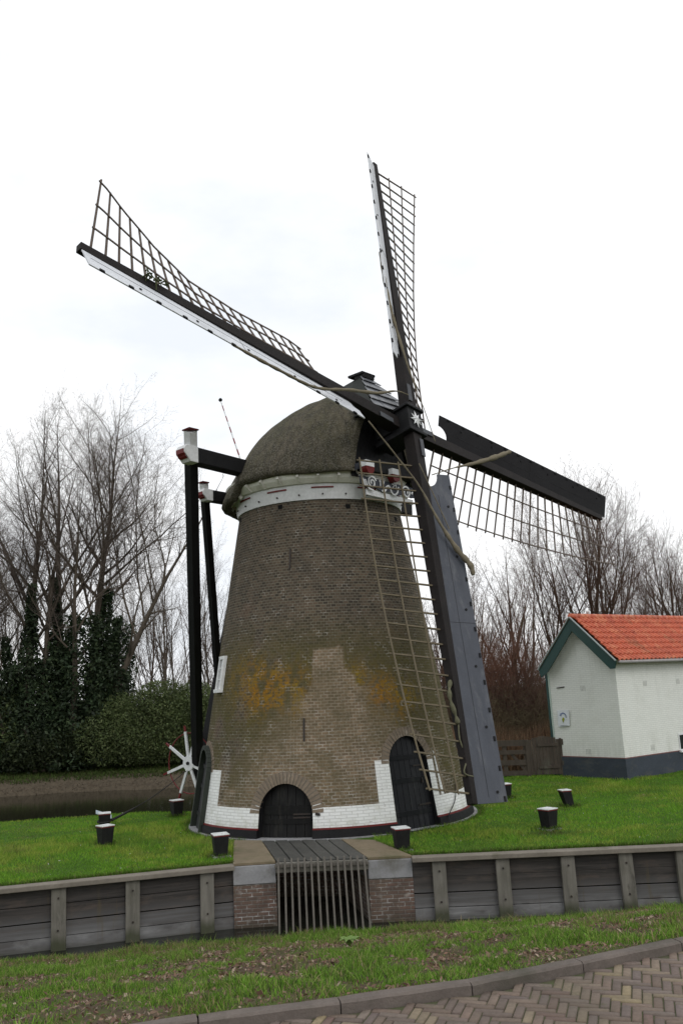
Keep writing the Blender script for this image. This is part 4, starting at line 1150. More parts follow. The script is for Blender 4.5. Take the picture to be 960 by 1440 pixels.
# ================================================================== HOUSE
HC = V(8.43, 27.73, 0); EG = V(-.6, .8, 0); EL = V(.8, .6, 0); GN = -EL; LN = V(.6, -.8, 0)
G = lambda px, py, off=0.0: meet(px, py, HC, GN) + GN * off
Lw = lambda px, py, off=0.0: meet(px, py, HC, LN) + LN * off
HOUSE = thing('house', 'small white brick house with orange pantile roof, green bargeboards and slate blue plinth', 'house', HC)
m = bpy.data.materials.new('white_house_brick'); nt, bs, out = _nodes(m)
tcn = N(nt, 'ShaderNodeTexCoord')
def vdot(v):
    n = N(nt, 'ShaderNodeVectorMath', operation='DOT_PRODUCT'); nt.links.new(tcn.outputs['Object'], n.inputs[0]); n.inputs[1].default_value = tuple(v); return n.outputs['Value']
sx = N(nt, 'ShaderNodeSeparateXYZ'); nt.links.new(tcn.outputs['Object'], sx.inputs[0])
cb = N(nt, 'ShaderNodeCombineXYZ'); nt.links.new(math_(nt, 'ADD', vdot(EG), vdot(EL)), cb.inputs[0]); nt.links.new(sx.outputs[2], cb.inputs[1])
b = brick_fac(nt, cb.outputs[0], .21, .062, .008, (.76, .77, .73), (.72, .73, .69), (.62, .63, .60))
n1 = noise(nt, cb.outputs[0], 1.3, 6, .7)
c = mixc(nt, ramp(nt, n1, .5, .75, 0, .4), b.outputs[0], (.52, .53, .47))
n4 = noise(nt, coords(nt, (4, 4, .5)), 1.2, 5, .65)
c = mixc(nt, math_(nt, 'MULTIPLY', ramp(nt, sx.outputs[2], 1.5, .65), ramp(nt, n4, .44, .64, 0, .4)), c, (.42, .43, .37))
c = mixc(nt, math_(nt, 'MULTIPLY', ramp(nt, sx.outputs[2], 1.6, 3.3), ramp(nt, n4, .52, .66, 0, .3)), c, (.52, .52, .48))
nt.links.new(c, bs.inputs['Base Color']); bs.inputs['Roughness'].default_value = .75
bump(nt, bs, math_(nt, 'ADD', math_(nt, 'MULTIPLY', b.outputs[1], -1.0), n1), .5, .008)
HWALL = m
cbase, lbase = HC.copy(), HC + EG * 2.78
ctop = G(867.5, 938); ltop = G(777.5, 944); apex_in = G(810, 878)
wl = 7.0
mb = MB()
EV = G(873, 929, .28)
ct = V(HC[0], HC[1], EV[2] + .05); lt = lbase * V(1, 1, 0) + EZ * ltop[2]
mb.add([cbase, lbase, lt, apex_in, ct], [(0, 1, 2, 3, 4)])
far = EL * wl
gut_far = meet(960, 940, HC, LN); tl = np.dot(gut_far - HC, EL)
slope = (gut_far[2] - ct[2]) / tl * .35
ctf = ct + far + EZ * slope * wl
mb.add([cbase, ct, ctf, cbase + far], [(0, 1, 2, 3)])
mb.add([lbase, lbase + far, lt + far, lt], [(0, 1, 2, 3)])
mb.add([cbase + far, ctf, apex_in + far, lt + far, lbase + far], [(0, 1, 2, 3, 4)])
wall = obj('wall', mb, HWALL, HOUSE, fixn=False)
PLN = mat('slate_blue_plinth', (.050, .062, .082), (.032, .040, .053), 1.6, (1, 1, 2), rough=.7, bstr=.25, stain=(.085, .088, .080), stain_lo=.5, stain_hi=.7)
def strip(mb, z0, z1, off):
    g0, g1 = G(881, 1069.6)[2], G(790, 1071)[2]
    h = .64
    o1 = HC + GN * off + LN * off; o2 = lbase + GN * off; o3 = HC + far + LN * off
    i1, i2, i3 = HC - GN * .02 - LN * .02, lbase - GN * .02, HC + far - LN * .02
    for a, b_, ia, ib in ((o2, o1, i2, i1), (o1, o3, i1, i3)):
        mb.add([a + EZ * z0, b_ + EZ * z0, b_ + EZ * z1, a + EZ * z1], [(0, 1, 2, 3)])
        mb.add([a + EZ * z1, b_ + EZ * z1, ib + EZ * z1, ia + EZ * z1], [(0, 1, 2, 3)])
    return mb
obj('plinth', strip(MB(), -.05, .615, .03), PLN, HOUSE)
obj('plinth_line', strip(MB(), .617, .645, .022), mat('dull_pink_red', (.22, .10, .09), (.16, .07, .06), 5, rough=.6), HOUSE)
# roof planes; verge line measured on the gable, swept along the house
AP = G(808.5, 869, .28); EV = G(873, 929, .28); EVL = G(766, 943, .28)
RL = EL * 7.6
TILE = bpy.data.materials.new('orange_pantile'); nt, bs, out = _nodes(TILE)
v = coords(nt); n1 = noise(nt, v, 3, 5, .6); n2 = noise(nt, v, 14, 4)
c = mixc(nt, ramp(nt, n1, .3, .7), (.56, .125, .055), (.42, .085, .042)); c = mixc(nt, ramp(nt, n2, .5, .75, 0, .5), c, (.62, .20, .10))
n3 = noise(nt, v, 1.6, 5, .7); c = mixc(nt, ramp(nt, n3, .54, .72, 0, .7), c, (.25, .13, .06))
vo = N(nt, 'ShaderNodeTexVoronoi'); vo.inputs['Scale'].default_value = 4.2; nt.links.new(v, vo.inputs['Vector'])
sc_ = N(nt, 'ShaderNodeSeparateColor'); nt.links.new(vo.outputs['Color'], sc_.inputs[0])
c = mixc(nt, ramp(nt, sc_.outputs[0], .55, 1.0, 0, .55), c, (.33, .075, .04)); c = mixc(nt, ramp(nt, sc_.outputs[1], .7, 1.0, 0, .6), c, (.60, .22, .11))
nt.links.new(c, bs.inputs['Base Color']); bs.inputs['Roughness'].default_value = .55; bump(nt, bs, n2, .2, .01)
def tiles(top, eave, name):
    dn = eave - top; Ld = np.linalg.norm(dn); dn = nrm(dn); up = nrm(np.cross(EL, dn)); up = up if up[2] > 0 else -up
    nc = 8; ntile = 34; spt = 8
    us = np.linspace(0, 7.6, ntile * spt + 1); tw = 7.6 / ntile
    prof = lambda u: .055 * (.55 * math.cos(2 * PI * u / tw) + .30 * math.cos(4 * PI * u / tw + .9))
    pv = np.array([prof(u) for u in us])
    rows = []
    for k in range(nc):
        s0, s1 = Ld * k / nc, Ld * (k + 1) / nc
        for s_, lift in ((s0 + .001, .006), (s1 + .03, .062), (s1 + .03, .018)):
            rows.append(top + EL * us[:, None] + dn * s_ + up * (pv[:, None] + lift + .03))
    P = np.array(rows)
    return obj(name, MB().grid(P), TILE, HOUSE, smooth=False)
roof = tiles(AP, EV, 'roof')
tiles(AP, EVL, 'roof')
mb = MB()
for k in range(22):
    a = AP + EL * (7.6 * k / 22) + EZ * .045; b_ = AP + EL * (7.6 * (k + 1) / 22 + .03) + EZ * .045
    mb.tube([a, b_], [.105, .095], 10)
obj('ridge_tile', mb, TILE, roof, smooth=True)
fp = AP + EL * .95 + EZ * .17
obj('roof_vent', MB().tube([fp - EZ * .1, fp + EZ * .02, fp + EZ * .05, fp + EZ * .09], [.04, .04, .075, .02], 10), WHITE, roof, smooth=True)
# bargeboards
mb = MB()
bg = lambda px, py: G(px, py, .30)
mb.prism([bg(808.5, 869), bg(873.5, 929), bg(871.7, 939.8), bg(865.5, 940.5), bg(811.2, 887.5)], -GN * .045)
mb.prism([bg(808.5, 869), bg(811.2, 887.5), bg(777.5, 944.5), bg(768.5, 952.5), bg(765, 942)], -GN * .045)
obj('bargeboard', mb, GREEN, HOUSE)
mb = MB()
for p0, p1 in (((809, 868), (874, 928.6)), ((808, 868), (764.5, 941.5))):
    a, b_ = G(*p0, .33), G(*p1, .33); mb.beam(a, b_, .05, .03, up=np.cross(b_ - a, GN))
obj('verge_trim', mb, mat('pale_trim', (.45, .50, .50), (.36, .41, .41), 4, rough=.5), HOUSE)
ga = EV + LN * .03 - EZ * .035; mb = MB(); mb.tube([ga + EL * .1, ga + EL * 7.6], .055, 10)
obj('gutter', mb, mat('gutter_zinc', (.42, .40, .40), (.33, .31, .31), 4, rough=.4), HOUSE, smooth=True)
mb = MB(); lb = lbase + EG * .03 + GN * .0
mb.beam(V(lb[0], lb[1], 0), V(lb[0], lb[1], lt[2]), .07, .07, up=GN)
obj('corner_board', mb, GREEN, HOUSE)
mb = MB(); lb2 = lbase - EG * .05 + GN * .015
mb.beam(V(lb2[0], lb2[1], .65), V(lb2[0], lb2[1], lt[2] - .05), .05, .02, up=GN)
obj('corner_trim', mb, mat('pale_green_trim', (.50, .60, .55), (.42, .52, .47), 4, rough=.5), HOUSE)
def vent(p, ex, nn_):
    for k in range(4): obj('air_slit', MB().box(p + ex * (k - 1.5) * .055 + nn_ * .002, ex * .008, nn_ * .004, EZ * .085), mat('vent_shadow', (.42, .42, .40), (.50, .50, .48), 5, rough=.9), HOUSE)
vent(G(819, 968), EG, GN); vent(G(827, 1057), EG, GN)
for p in ((906, 961), (952, 958), (917, 1051)): vent(Lw(*p), EL, LN)
mb = MB(); mb.beam(G(782.5, 967.5, .01), G(793, 966, .01), .03, .03); obj('wall_bracket', mb, IRON, HOUSE)
w0_ = Lw(954, 1043.5); mb = MB()
mb.box(w0_ + EL * .42, EL * .44, LN * .03, EZ * .27); wf = obj('window_frame', mb, WHITE, HOUSE)
obj('window_pane', MB().box(w0_ + EL * .42 + LN * .031, EL * .40, LN * .006, EZ * .225), GLASS, wf)
obj('window_bar', MB().box(w0_ + EL * .42 + LN * .04, EL * .015, LN * .008, EZ * .225), GREEN, wf)
obj('window_sill', MB().box(w0_ + EL * .42 + LN * .05 - EZ * .30, EL * .50, LN * .06, EZ * .025), WHITE, wf)
obj('downpipe', MB().tube([HC + EL * 6.4 + LN * .08 + EZ * .1, HC + EL * 6.4 + LN * .08 + EZ * (EV[2] - .1)], .04, 8), MATS['gutter_zinc'], HOUSE, smooth=True)
# sign on the gable
sg = thing('wall_sign', 'white rectangular sign with a blue arc and yellow green mark on the house gable', 'sign', G(793, 1010))
sc = [G(x, y, .03) for x, y in ((784, 999), (800, 998.2), (801.5, 1020.6), (786, 1022))]
mb = MB(); mb.prism(sc, GN * .02); obj('panel', mb, mat('sign_white', (.74, .77, .80), (.68, .71, .74), 4, rough=.35, bstr=0), sg)
scn = (sc[0] + sc[1] + sc[2] + sc[3]) / 4 + GN * .024
ex = nrm(sc[1] - sc[0]); W_ = np.linalg.norm(sc[1] - sc[0]); 
mb = MB()
for k in range(9):
    mb = MB(); t = math.radians(150 - k * 18); p = scn + EZ * .02 + ex * math.cos(t) * W_ * .27 + EZ * math.sin(t) * W_ * .30
    mb.box(p, (ex * math.sin(t) - EZ * math.cos(t)) * .012, (ex * math.cos(t) + EZ * math.sin(t)) * (.035 if k < 2 else .022), GN * .003)
    obj('blue_mark', mb, mat('sign_blue', (.03, .09, .30), rough=.4, bstr=0), sg)
mb = MB()
leafp = [(-.02, .05), (.05, .03), (.07, -.04), (.02, -.09), (.0, -.17), (-.05, -.12), (-.07, -.04)]
mb.prism([scn + ex * a * W_ * 1.6 + EZ * (b_ * W_ * 1.6 - .01) for a, b_ in leafp], GN * .004)
obj('green_mark', mb, mat('sign_green', (.36, .42, .03), rough=.4, bstr=0), sg)
mb = MB(); mb.box(scn - EZ * W_ * .48, ex * W_ * .30, EZ * .008, GN * .003); obj('text_line', mb, mat('sign_grey', (.40, .42, .45), rough=.4, bstr=0), sg)

# ================================================================== FENCE AND GATE
FW = mat('dark_fence_wood', (.095, .076, .060), (.050, .040, .033), 3, (2, 2, .6), rough=.85, bstr=.5, stain=(.10, .095, .075), stain_lo=.55)
FA, FBp = V(1.2, 31.3, 0), V(5.85, 29.95, 0); fd = nrm(FBp - FA); fn = V(fd[1], -fd[0], 0)
fe = thing('fence', 'low dark wooden post and rail fence behind the mill by the gate', 'fence', FBp)
for z, h in ((1.10, .20), (.80, .14), (.46, .17), (.12, .16)):
    mb = MB(); mb.beam(FA + EZ * z, FBp + EZ * (z + .01), .035, h); obj('rail', mb, FW, fe)
for t in (.02, .34, .66, .84, .985):
    p = FA + (FBp - FA) * t + fn * -.08; mb = MB(); mb.beam(p - EZ * .2, p + EZ * 1.2, .13, .13, up=fn); obj('post', mb, FW, fe, bevel=.01)
mb = MB(); p0 = FA + (FBp - FA) * .985; mb.beam(p0 - fn * .04 + EZ * .15, p0 - fd * .55 - fn * .04 + EZ * .85, .04, .10); obj('strut', mb, FW, fe)
gt = thing('gate', 'dark plank gate with rounded top between the fence and the white house', 'gate', FBp)
gd = nrm(V(.96, -.20, 0)); gn = V(gd[1], -gd[0], 0)
mb = MB()
for k in range(9):
    s0 = .05 + k * .113; x_ = (k - 4) / 4.5
    h = 1.16 + .14 * (1 - x_ * x_)
    p = FBp + gd * (s0 + .053); mb.beam(p + EZ * .06, p + EZ * (h + random.uniform(-.01, .01)), .106, .03, up=gn)
obj('gate_boards', mb, FW, gt)
for z in (.30, 1.02):
    mb = MB(); mb.beam(FBp + gd * .35 + gn * .03 + EZ * z, FBp + gd * 1.02 + gn * .03 + EZ * z, .04, .09); obj('gate_ledge', mb, FW, gt)
for s_, h in ((.0, 1.2), (1.12, 1.22)):
    mb = MB(); p = FBp + gd * s_ - gn * .03; mb.beam(p - EZ * .2, p + EZ * h, .12, .12, up=gn); obj('gate_post', mb, FW, gt, bevel=.01)
obj('rail_stub', MB().beam(FBp + gd * 1.1 + gn * .05 + EZ * 1.10, FBp + gd * 1.42 + gn * .05 + EZ * 1.10, .05, .19), FW, gt)
obj('rail_stub', MB().beam(FBp + gd * 1.1 + gn * .05 + EZ * .42, FBp + gd * 1.5 + gn * .05 + EZ * .42, .05, .15), FW, gt)
#@@VEG@@
# ================================================================== VEGETATION
LEAFM = mat_attr('leaf_tone', rough=.6, translucent=.25, spec=.3)
BLADEM = mat_attr('blade_tone', rough=.7, translucent=.30, spec=.15)
def tri_obj(name, base, tipo, width, tone, bend=None, m=None, parent=None):
    """many blades: base points (n,3), tip offsets (n,3), widths (n,), tones (n,3); bend: sideways sag at mid height"""
    n = len(base); side = np.stack([-tipo[:, 1], tipo[:, 0], np.zeros(n)], 1)
    rnd = RNG.normal(size=(n, 2)); side = np.stack([rnd[:, 0], rnd[:, 1], np.zeros(n)], 1)
    side /= np.linalg.norm(side, axis=1, keepdims=True) + 1e-9
    hw_ = width[:, None] / 2
    mid = base + tipo * .55 + np.stack([np.zeros(n), np.zeros(n), .12 * np.linalg.norm(tipo[:, :2], axis=1)], 1)
    vs = np.stack([base - side * hw_, base + side * hw_, mid + side * hw_ * .8, mid - side * hw_ * .8, base + tipo], 1).reshape(-1, 3)
    k = np.arange(n)[:, None] * 5
    fi = np.concatenate([k + np.array([[0, 1, 2, 3]]), k + np.array([[3, 2, 4]])], 1).ravel()
    ls = (np.arange(n)[:, None] * 7 + np.array([[0, 4]])).ravel()
    if parent is not None: vs = vs - root_loc(parent)
    me = raw_mesh(name, vs, fi, ls, None, np.repeat(tone, 5, 0))
    me.materials.append(m or BLADEM)
    o = bpy.data.objects.new(name, me); COL.objects.link(o)
    if parent is not None: o.parent = parent
    return o
def quad_cloud(name, pts, size, tone, m=None, parent=None, flat=0.0):
    """leaf sized faces, each with its own direction"""
    n = len(pts)
    nrm_ = RNG.normal(size=(n, 3)); nrm_[:, 2] = np.abs(nrm_[:, 2]) + flat; nrm_ /= np.linalg.norm(nrm_, axis=1, keepdims=True)
    a = np.cross(nrm_, RNG.normal(size=(n, 3))); a /= np.linalg.norm(a, axis=1, keepdims=True) + 1e-9
    b = np.cross(nrm_, a); s = size[:, None]
    vs = np.stack([pts - a * s, pts - b * s * .45 + nrm_ * s * .12, pts + a * s, pts + b * s * .45 + nrm_ * s * .12], 1).reshape(-1, 3)
    if parent is not None: vs = vs - root_loc(parent)
    me = raw_mesh(name, vs, np.arange(4 * n), np.arange(n) * 4, None, np.repeat(tone, 4, 0))
    me.materials.append(m or LEAFM)
    o = bpy.data.objects.new(name, me); COL.objects.link(o)
    if parent is not None: o.parent = parent
    return o

def in_view(x, y, z=0, mrg=380):
    d = np.stack([x, y, np.zeros_like(x) + z - CAMZ], -1)
    zc = d @ CF; px = 480 + FPX * (d @ CR) / zc; py = 720 - FPX * (d @ CU) / zc
    return (zc > 1) & (px > -mrg) & (px < 960 + mrg) & (py < 1440 + mrg * .4)

# lawn grass: short blades, thinner with distance
def lawn_grass():
    n = 420000
    y = 15.5 + (36 - 15.5) * RNG.random(n) ** 1.5; x = RNG.uniform(-13, 13, n)
    ok = in_view(x, y) & (y > lawn_start(x) + .04) & (lawn_z(x, y) > -.5)
    ok &= np.hypot(x - AX[0], y - AX[1]) > 3.75
    ok &= ~((x > -2.37 - (y - 16.93) * .1264) & (x < 1.0) & (y < 19.7 - np.clip((x - .3) / .7, 0, 1) * .9) & ~((x > .33) & (y > 18.8 - (x - .33) / .64 * 1.85)))
    x, y = x[ok], y[ok]; n = len(x)
    z = lawn_z(x, y)
    p1 = fbm(x * .9 + 7, y * .9); p2 = fbm(x * 3, y * 3 + 40); p3 = fbm(x * .35, y * .35 + 11)
    h = (.026 + .036 * RNG.random(n)) * (.5 + 1.0 * p1) * (1 + .9 * sstep(p3, .55, .72))
    lean = RNG.normal(size=(n, 2)) * .55
    tip = np.stack([lean[:, 0] * h, lean[:, 1] * h, h], 1)
    g = np.array([.170, .355, .030]); yel = np.array([.305, .380, .060]); dk = np.array([.100, .225, .026])
    t = sstep(p2 * .6 + p3 * .4 + RNG.normal(size=n) * .07, .44, .66)[:, None]
    tone = g * (1 - t) + yel * t
    t2 = sstep(p1 + RNG.normal(size=n) * .08, .55, .3)[:, None]; tone = tone * (1 - t2 * .7) + dk * t2 * .7
    bare = np.exp(-((x - 3.95) / .55) ** 2 - ((y - 18.65) / .28) ** 2)[:, None]
    tone = tone * (1 - bare) + np.array([.085, .065, .035]) * bare
    worn = (sstep(fbm(x * .8 + 60, y * .8 + 5), .64, .76) * .55 * (RNG.random(n) < .7))[:, None]; tone = tone * (1 - worn) + np.array([.20, .17, .075]) * worn
    tone *= RNG.uniform(.75, 1.25, (n, 1))
    o = tri_obj('lawn_grass', np.stack([x, y, z - .005], 1), tip, (.007 + .005 * RNG.random(n)) * (1 + (y - 16) * .03), tone)
    tag(o, 'short mown green grass covering the lawn round the mill', 'grass', kind='stuff')
    # longer fringe along quay rails, bollards and the tower foot
    n = 15000
    fx_ = RNG.uniform(-10, 9, n); fy_ = lawn_start(fx_) + .03 + np.abs(RNG.normal(size=n)) * .05
    k = RNG.random(n) < .25; a = RNG.uniform(0, 2 * PI, n); rr = 3.72 + np.abs(RNG.normal(size=n)) * .06
    fx_ = np.where(k, AX[0] + rr * np.sin(a), fx_); fy_ = np.where(k, AX[1] - rr * np.cos(a), fy_)
    ok = in_view(fx_, fy_) & ~((fx_ > -2.37 - (fy_ - 16.93) * .1264) & (fx_ < .36) & (fy_ < 19.7)) & (fy_ < 25)
    fx_, fy_ = fx_[ok], fy_[ok]; n = len(fx_); h = RNG.uniform(.05, .12, n)
    tip = np.stack([RNG.normal(size=n) * .5 * h, RNG.normal(size=n) * .4 * h - .2 * h, h], 1)
    tone = np.array([.07, .125, .02]) * RNG.uniform(.6, 1.3, (n, 1)); tone[RNG.random(n) < .15] = (.16, .14, .07)
    bl = [(-5.63, 20.06), (-6.44, 22.88), (-4.94, 24.6), (-2.74, 17.92), (.84, 17.72), (4.06, 19.2), (5.3, 22.4), (4.13, 24.7)]
    bi = RNG.integers(0, len(bl), 2600); ba = RNG.uniform(0, 2 * PI, 2600); bd = .15 + np.abs(RNG.normal(size=2600)) * .07
    bx_ = np.array([b[0] for b in bl])[bi] + bd * np.cos(ba); by_ = np.array([b[1] for b in bl])[bi] + bd * np.sin(ba)
    kk = ~((bx_ > -2.42 - (by_ - 16.93) * .1264) & (bx_ < 1.0 - np.maximum(by_ - 16.9, 0) * .34)); bx_, by_ = bx_[kk], by_[kk]
    fx_ = np.concatenate([fx_, bx_]); fy_ = np.concatenate([fy_, by_]); n = len(fx_); h = np.concatenate([h, RNG.uniform(.05, .13, len(bx_))])
    tip = np.stack([RNG.normal(size=n) * .5 * h, RNG.normal(size=n) * .4 * h - .2 * h, h], 1); tone = np.array([.10, .19, .024]) * RNG.uniform(.6, 1.3, (n, 1)); tone[RNG.random(n) < .15] = (.2, .17, .08)
    tag(tri_obj('lawn_fringe', np.stack([fx_, fy_, lawn_z(fx_, fy_)], 1), tip, np.full(n, .009), tone), 'uncut grass fringe along the quay rails and the mill foot', 'grass', kind='stuff')
    n = 420
    x = RNG.uniform(-9, 9, n); y = RNG.uniform(16.3, 28, n); ok = in_view(x, y) & (y > lawn_start(x) + .1) & (np.hypot(x - AX[0], y - AX[1]) > 3.8) & (lawn_z(x, y) > -.2)
    x, y = x[ok], y[ok]; pal = np.array([(.20, .12, .07), (.13, .085, .055), (.28, .20, .12)])
    tag(quad_cloud('lawn_leaves', np.stack([x, y, lawn_z(x, y) + .055], 1), RNG.uniform(.012, .034, len(x)), pal[RNG.integers(0, 3, len(x))], flat=1.2), 'single dead brown leaves lying on the lawn', 'leaves', kind='stuff')
    n = 170
    x = RNG.uniform(-7, 9, n); y = RNG.uniform(16.5, 29, n); ok = in_view(x, y) & (y > lawn_start(x) + .2) & (np.hypot(x - AX[0], y - AX[1]) > 3.9) & (lawn_z(x, y) > -.2) & ~((x > -2.8) & (x < 1) & (y < 19.6))
    x, y = x[ok], y[ok]; tag(quad_cloud('daisies', np.stack([x, y, lawn_z(x, y) + .055], 1), RNG.uniform(.010, .022, len(x)), np.full((len(x), 3), .7), flat=1.5), 'tiny white daisies scattered in the lawn', 'flowers', kind='stuff')
lawn_grass()

def verge_plants():
    n = 640000
    x = RNG.uniform(-10.5, 10.5, n); t = RNG.random(n)
    y = verge_y(x, t); z = verge_z_t(x, t)
    ok = in_view(x, y, z, 380) & (z > WZ - .03)
    x, y, z, t = x[ok], y[ok], z[ok], t[ok]
    c1 = fbm(x * 1.1 + 3, y * .8 + 8); c2 = fbm(x * 2.6 + 30, y * 1.5)
    dens = sstep(.45 * c1 + .55 * c2, .44, .57)
    edge = sstep(t, .74, .90); near = sstep(t, .10, .02) * .35
    dens = np.clip(np.maximum(dens, edge), .16, 1)
    dens = np.maximum(dens, near)
    ok = RNG.random(len(x)) < dens
    x, y, z, t, c1, c2, edge = (q[ok] for q in (x, y, z, t, c1, c2, edge)); n = len(x)
    h = (.018 + .055 * RNG.random(n) ** 1.8) * (.5 + 1.1 * sstep(c2, .42, .68)) + edge * .09 * RNG.random(n) ** 1.4
    dirn = RNG.uniform(0, 2 * PI, n); le = np.abs(RNG.normal(size=n)) * .75
    tip = np.stack([np.cos(dirn) * le * h, np.sin(dirn) * le * h, h], 1)
    g = np.array([.155, .305, .034]); g2 = np.array([.245, .345, .068]); dk = np.array([.065, .135, .020]); dry = np.array([.38, .30, .16])
    u = RNG.random(n)[:, None]
    tone = np.where(u < .5, g, np.where(u < .70, g2, np.where(u < .92, dk, dry)))
    br = (RNG.random(n) < .38 * sstep(c1, .56, .38))[:, None]; tone = np.where(br, np.array([.24, .18, .10]), tone)
    tone = tone * RNG.uniform(.7, 1.3, (n, 1))
    tag(tri_obj('verge_grass', np.stack([x, y, z - .006], 1), tip, .0045 + .0045 * RNG.random(n), tone), 'rough green and yellowing grass on the slope between kerb and ditch', 'grass', kind='stuff')
    # dead leaves and crumbs of litter gathered in the bare patches
    n = 90000
    x = RNG.uniform(-10.5, 10.5, n); t = RNG.random(n); y = verge_y(x, t); z = verge_z_t(x, t)
    c1 = fbm(x * 1.1 + 3, y * .8 + 8); c2 = fbm(x * 2.6 + 30, y * 1.5)
    keep = in_view(x, y, z, 380) & (z > WZ + .05) & (RNG.random(n) < .95 * sstep(.45 * c1 + .55 * c2, .57, .44) + .04) & (t < .92)
    x, y, z = x[keep], y[keep], z[keep]; n = len(x)
    pal = np.array([(.23, .130, .088), (.155, .092, .066), (.28, .185, .125), (.105, .07, .05), (.38, .29, .22), (.24, .145, .11)])
    tone = pal[RNG.integers(0, len(pal), n)] * RNG.uniform(.7, 1.25, (n, 1))
    tag(quad_cloud('leaf_litter', np.stack([x, y, z + RNG.uniform(.002, .035, n)], 1), RNG.uniform(.008, .030, n) * (1 + .6 * (RNG.random(n) < .12)), tone, flat=.7), 'brown dead leaves lying between the grass of the verge', 'leaves', kind='stuff')
verge_plants()

# single broad leaved weed in the verge
wp = V(.12, 9.9, 0); 
def verge_z(x, y):
    a = kerb_y(x) + .14; return float(verge_z_t(np.array(x), np.array((y - a) / (shore_y(x) + .75 - a))))
for (wx, wy, lab) in ((meet(492, 1348, V(0, 11.8, 0), V(0, 1, 0))[0], 11.8, 'broad leaved pale green weed in the middle of the verge'),):
    wz = verge_z(wx, wy); r = thing('weed', lab, 'plant', (wx, wy, wz))
    mb = MB()
    for k in range(8):
        a = k * .8 + .3; d = V(math.cos(a), math.sin(a), 0); s_ = V(-d[1], d[0], 0); L = random.uniform(.10, .17); base = V(wx, wy, wz + .02)
        P = np.array([[base + d * L * f + EZ * (.10 * math.sin(f * 2.4)) + s_ * w * .045 * math.sin(PI * min(f + .05, 1)) + EZ * abs(w) * .012 for w in (-1, 0, 1)] for f in np.linspace(0, 1, 6)])
        mb.grid(P)
    obj('leaf', mb, mat('weed_green', (.16, .25, .06), (.11, .19, .045), 8, rough=.5), r, smooth=True)

# ---------------------------------------------------------------- bare trees
class Wood:
    """collects tapered tubes; whole batches of equal length at a time"""
    def __init__(self): self.b = []
    def tubes(self, P, R, k):                 # P (m, n, 3), R (m, n)
        m, n = P.shape[:2]
        d = np.gradient(P, axis=1); d /= np.linalg.norm(d, axis=2, keepdims=True) + 1e-9
        ref = np.where(np.abs(d[:, :1, :1]) < .8, np.array([1.0, .13, .05]), np.array([.1, 1.0, .05]))
        a = np.cross(d, np.broadcast_to(ref, d.shape)); a /= np.linalg.norm(a, axis=2, keepdims=True) + 1e-9; c = np.cross(d, a)
        t = np.arange(k) * 2 * PI / k
        ring = P[:, :, None] + R[:, :, None, None] * (np.cos(t)[:, None] * a[:, :, None] + np.sin(t)[:, None] * c[:, :, None])
        I = np.arange(n - 1)[:, None] * k; J = np.arange(k)[None]; J2 = (J + 1) % k
        q = np.stack([I + J, I + J2, I + k + J2, I + k + J], -1).reshape(-1)
        f = (np.arange(m)[:, None] * (n * k) + q[None]).ravel()
        self.b.append((ring.reshape(-1, 3), f))
    def tube(self, P, R, k): self.tubes(np.asarray(P)[None], np.asarray(R)[None], k)
    @property
    def v(self): return self.b
    def mesh(self, name, m):
        vs, fs, o = [], [], 0
        for v, f in self.b: vs.append(v); fs.append(f + o); o += len(v)
        v = np.concatenate(vs); f = np.concatenate(fs)
        me = raw_mesh(name, v, f, np.arange(len(f) // 4) * 4, None)
        me.polygons.foreach_set('use_smooth', np.ones(len(me.polygons), bool)); me.materials.append(m); return me

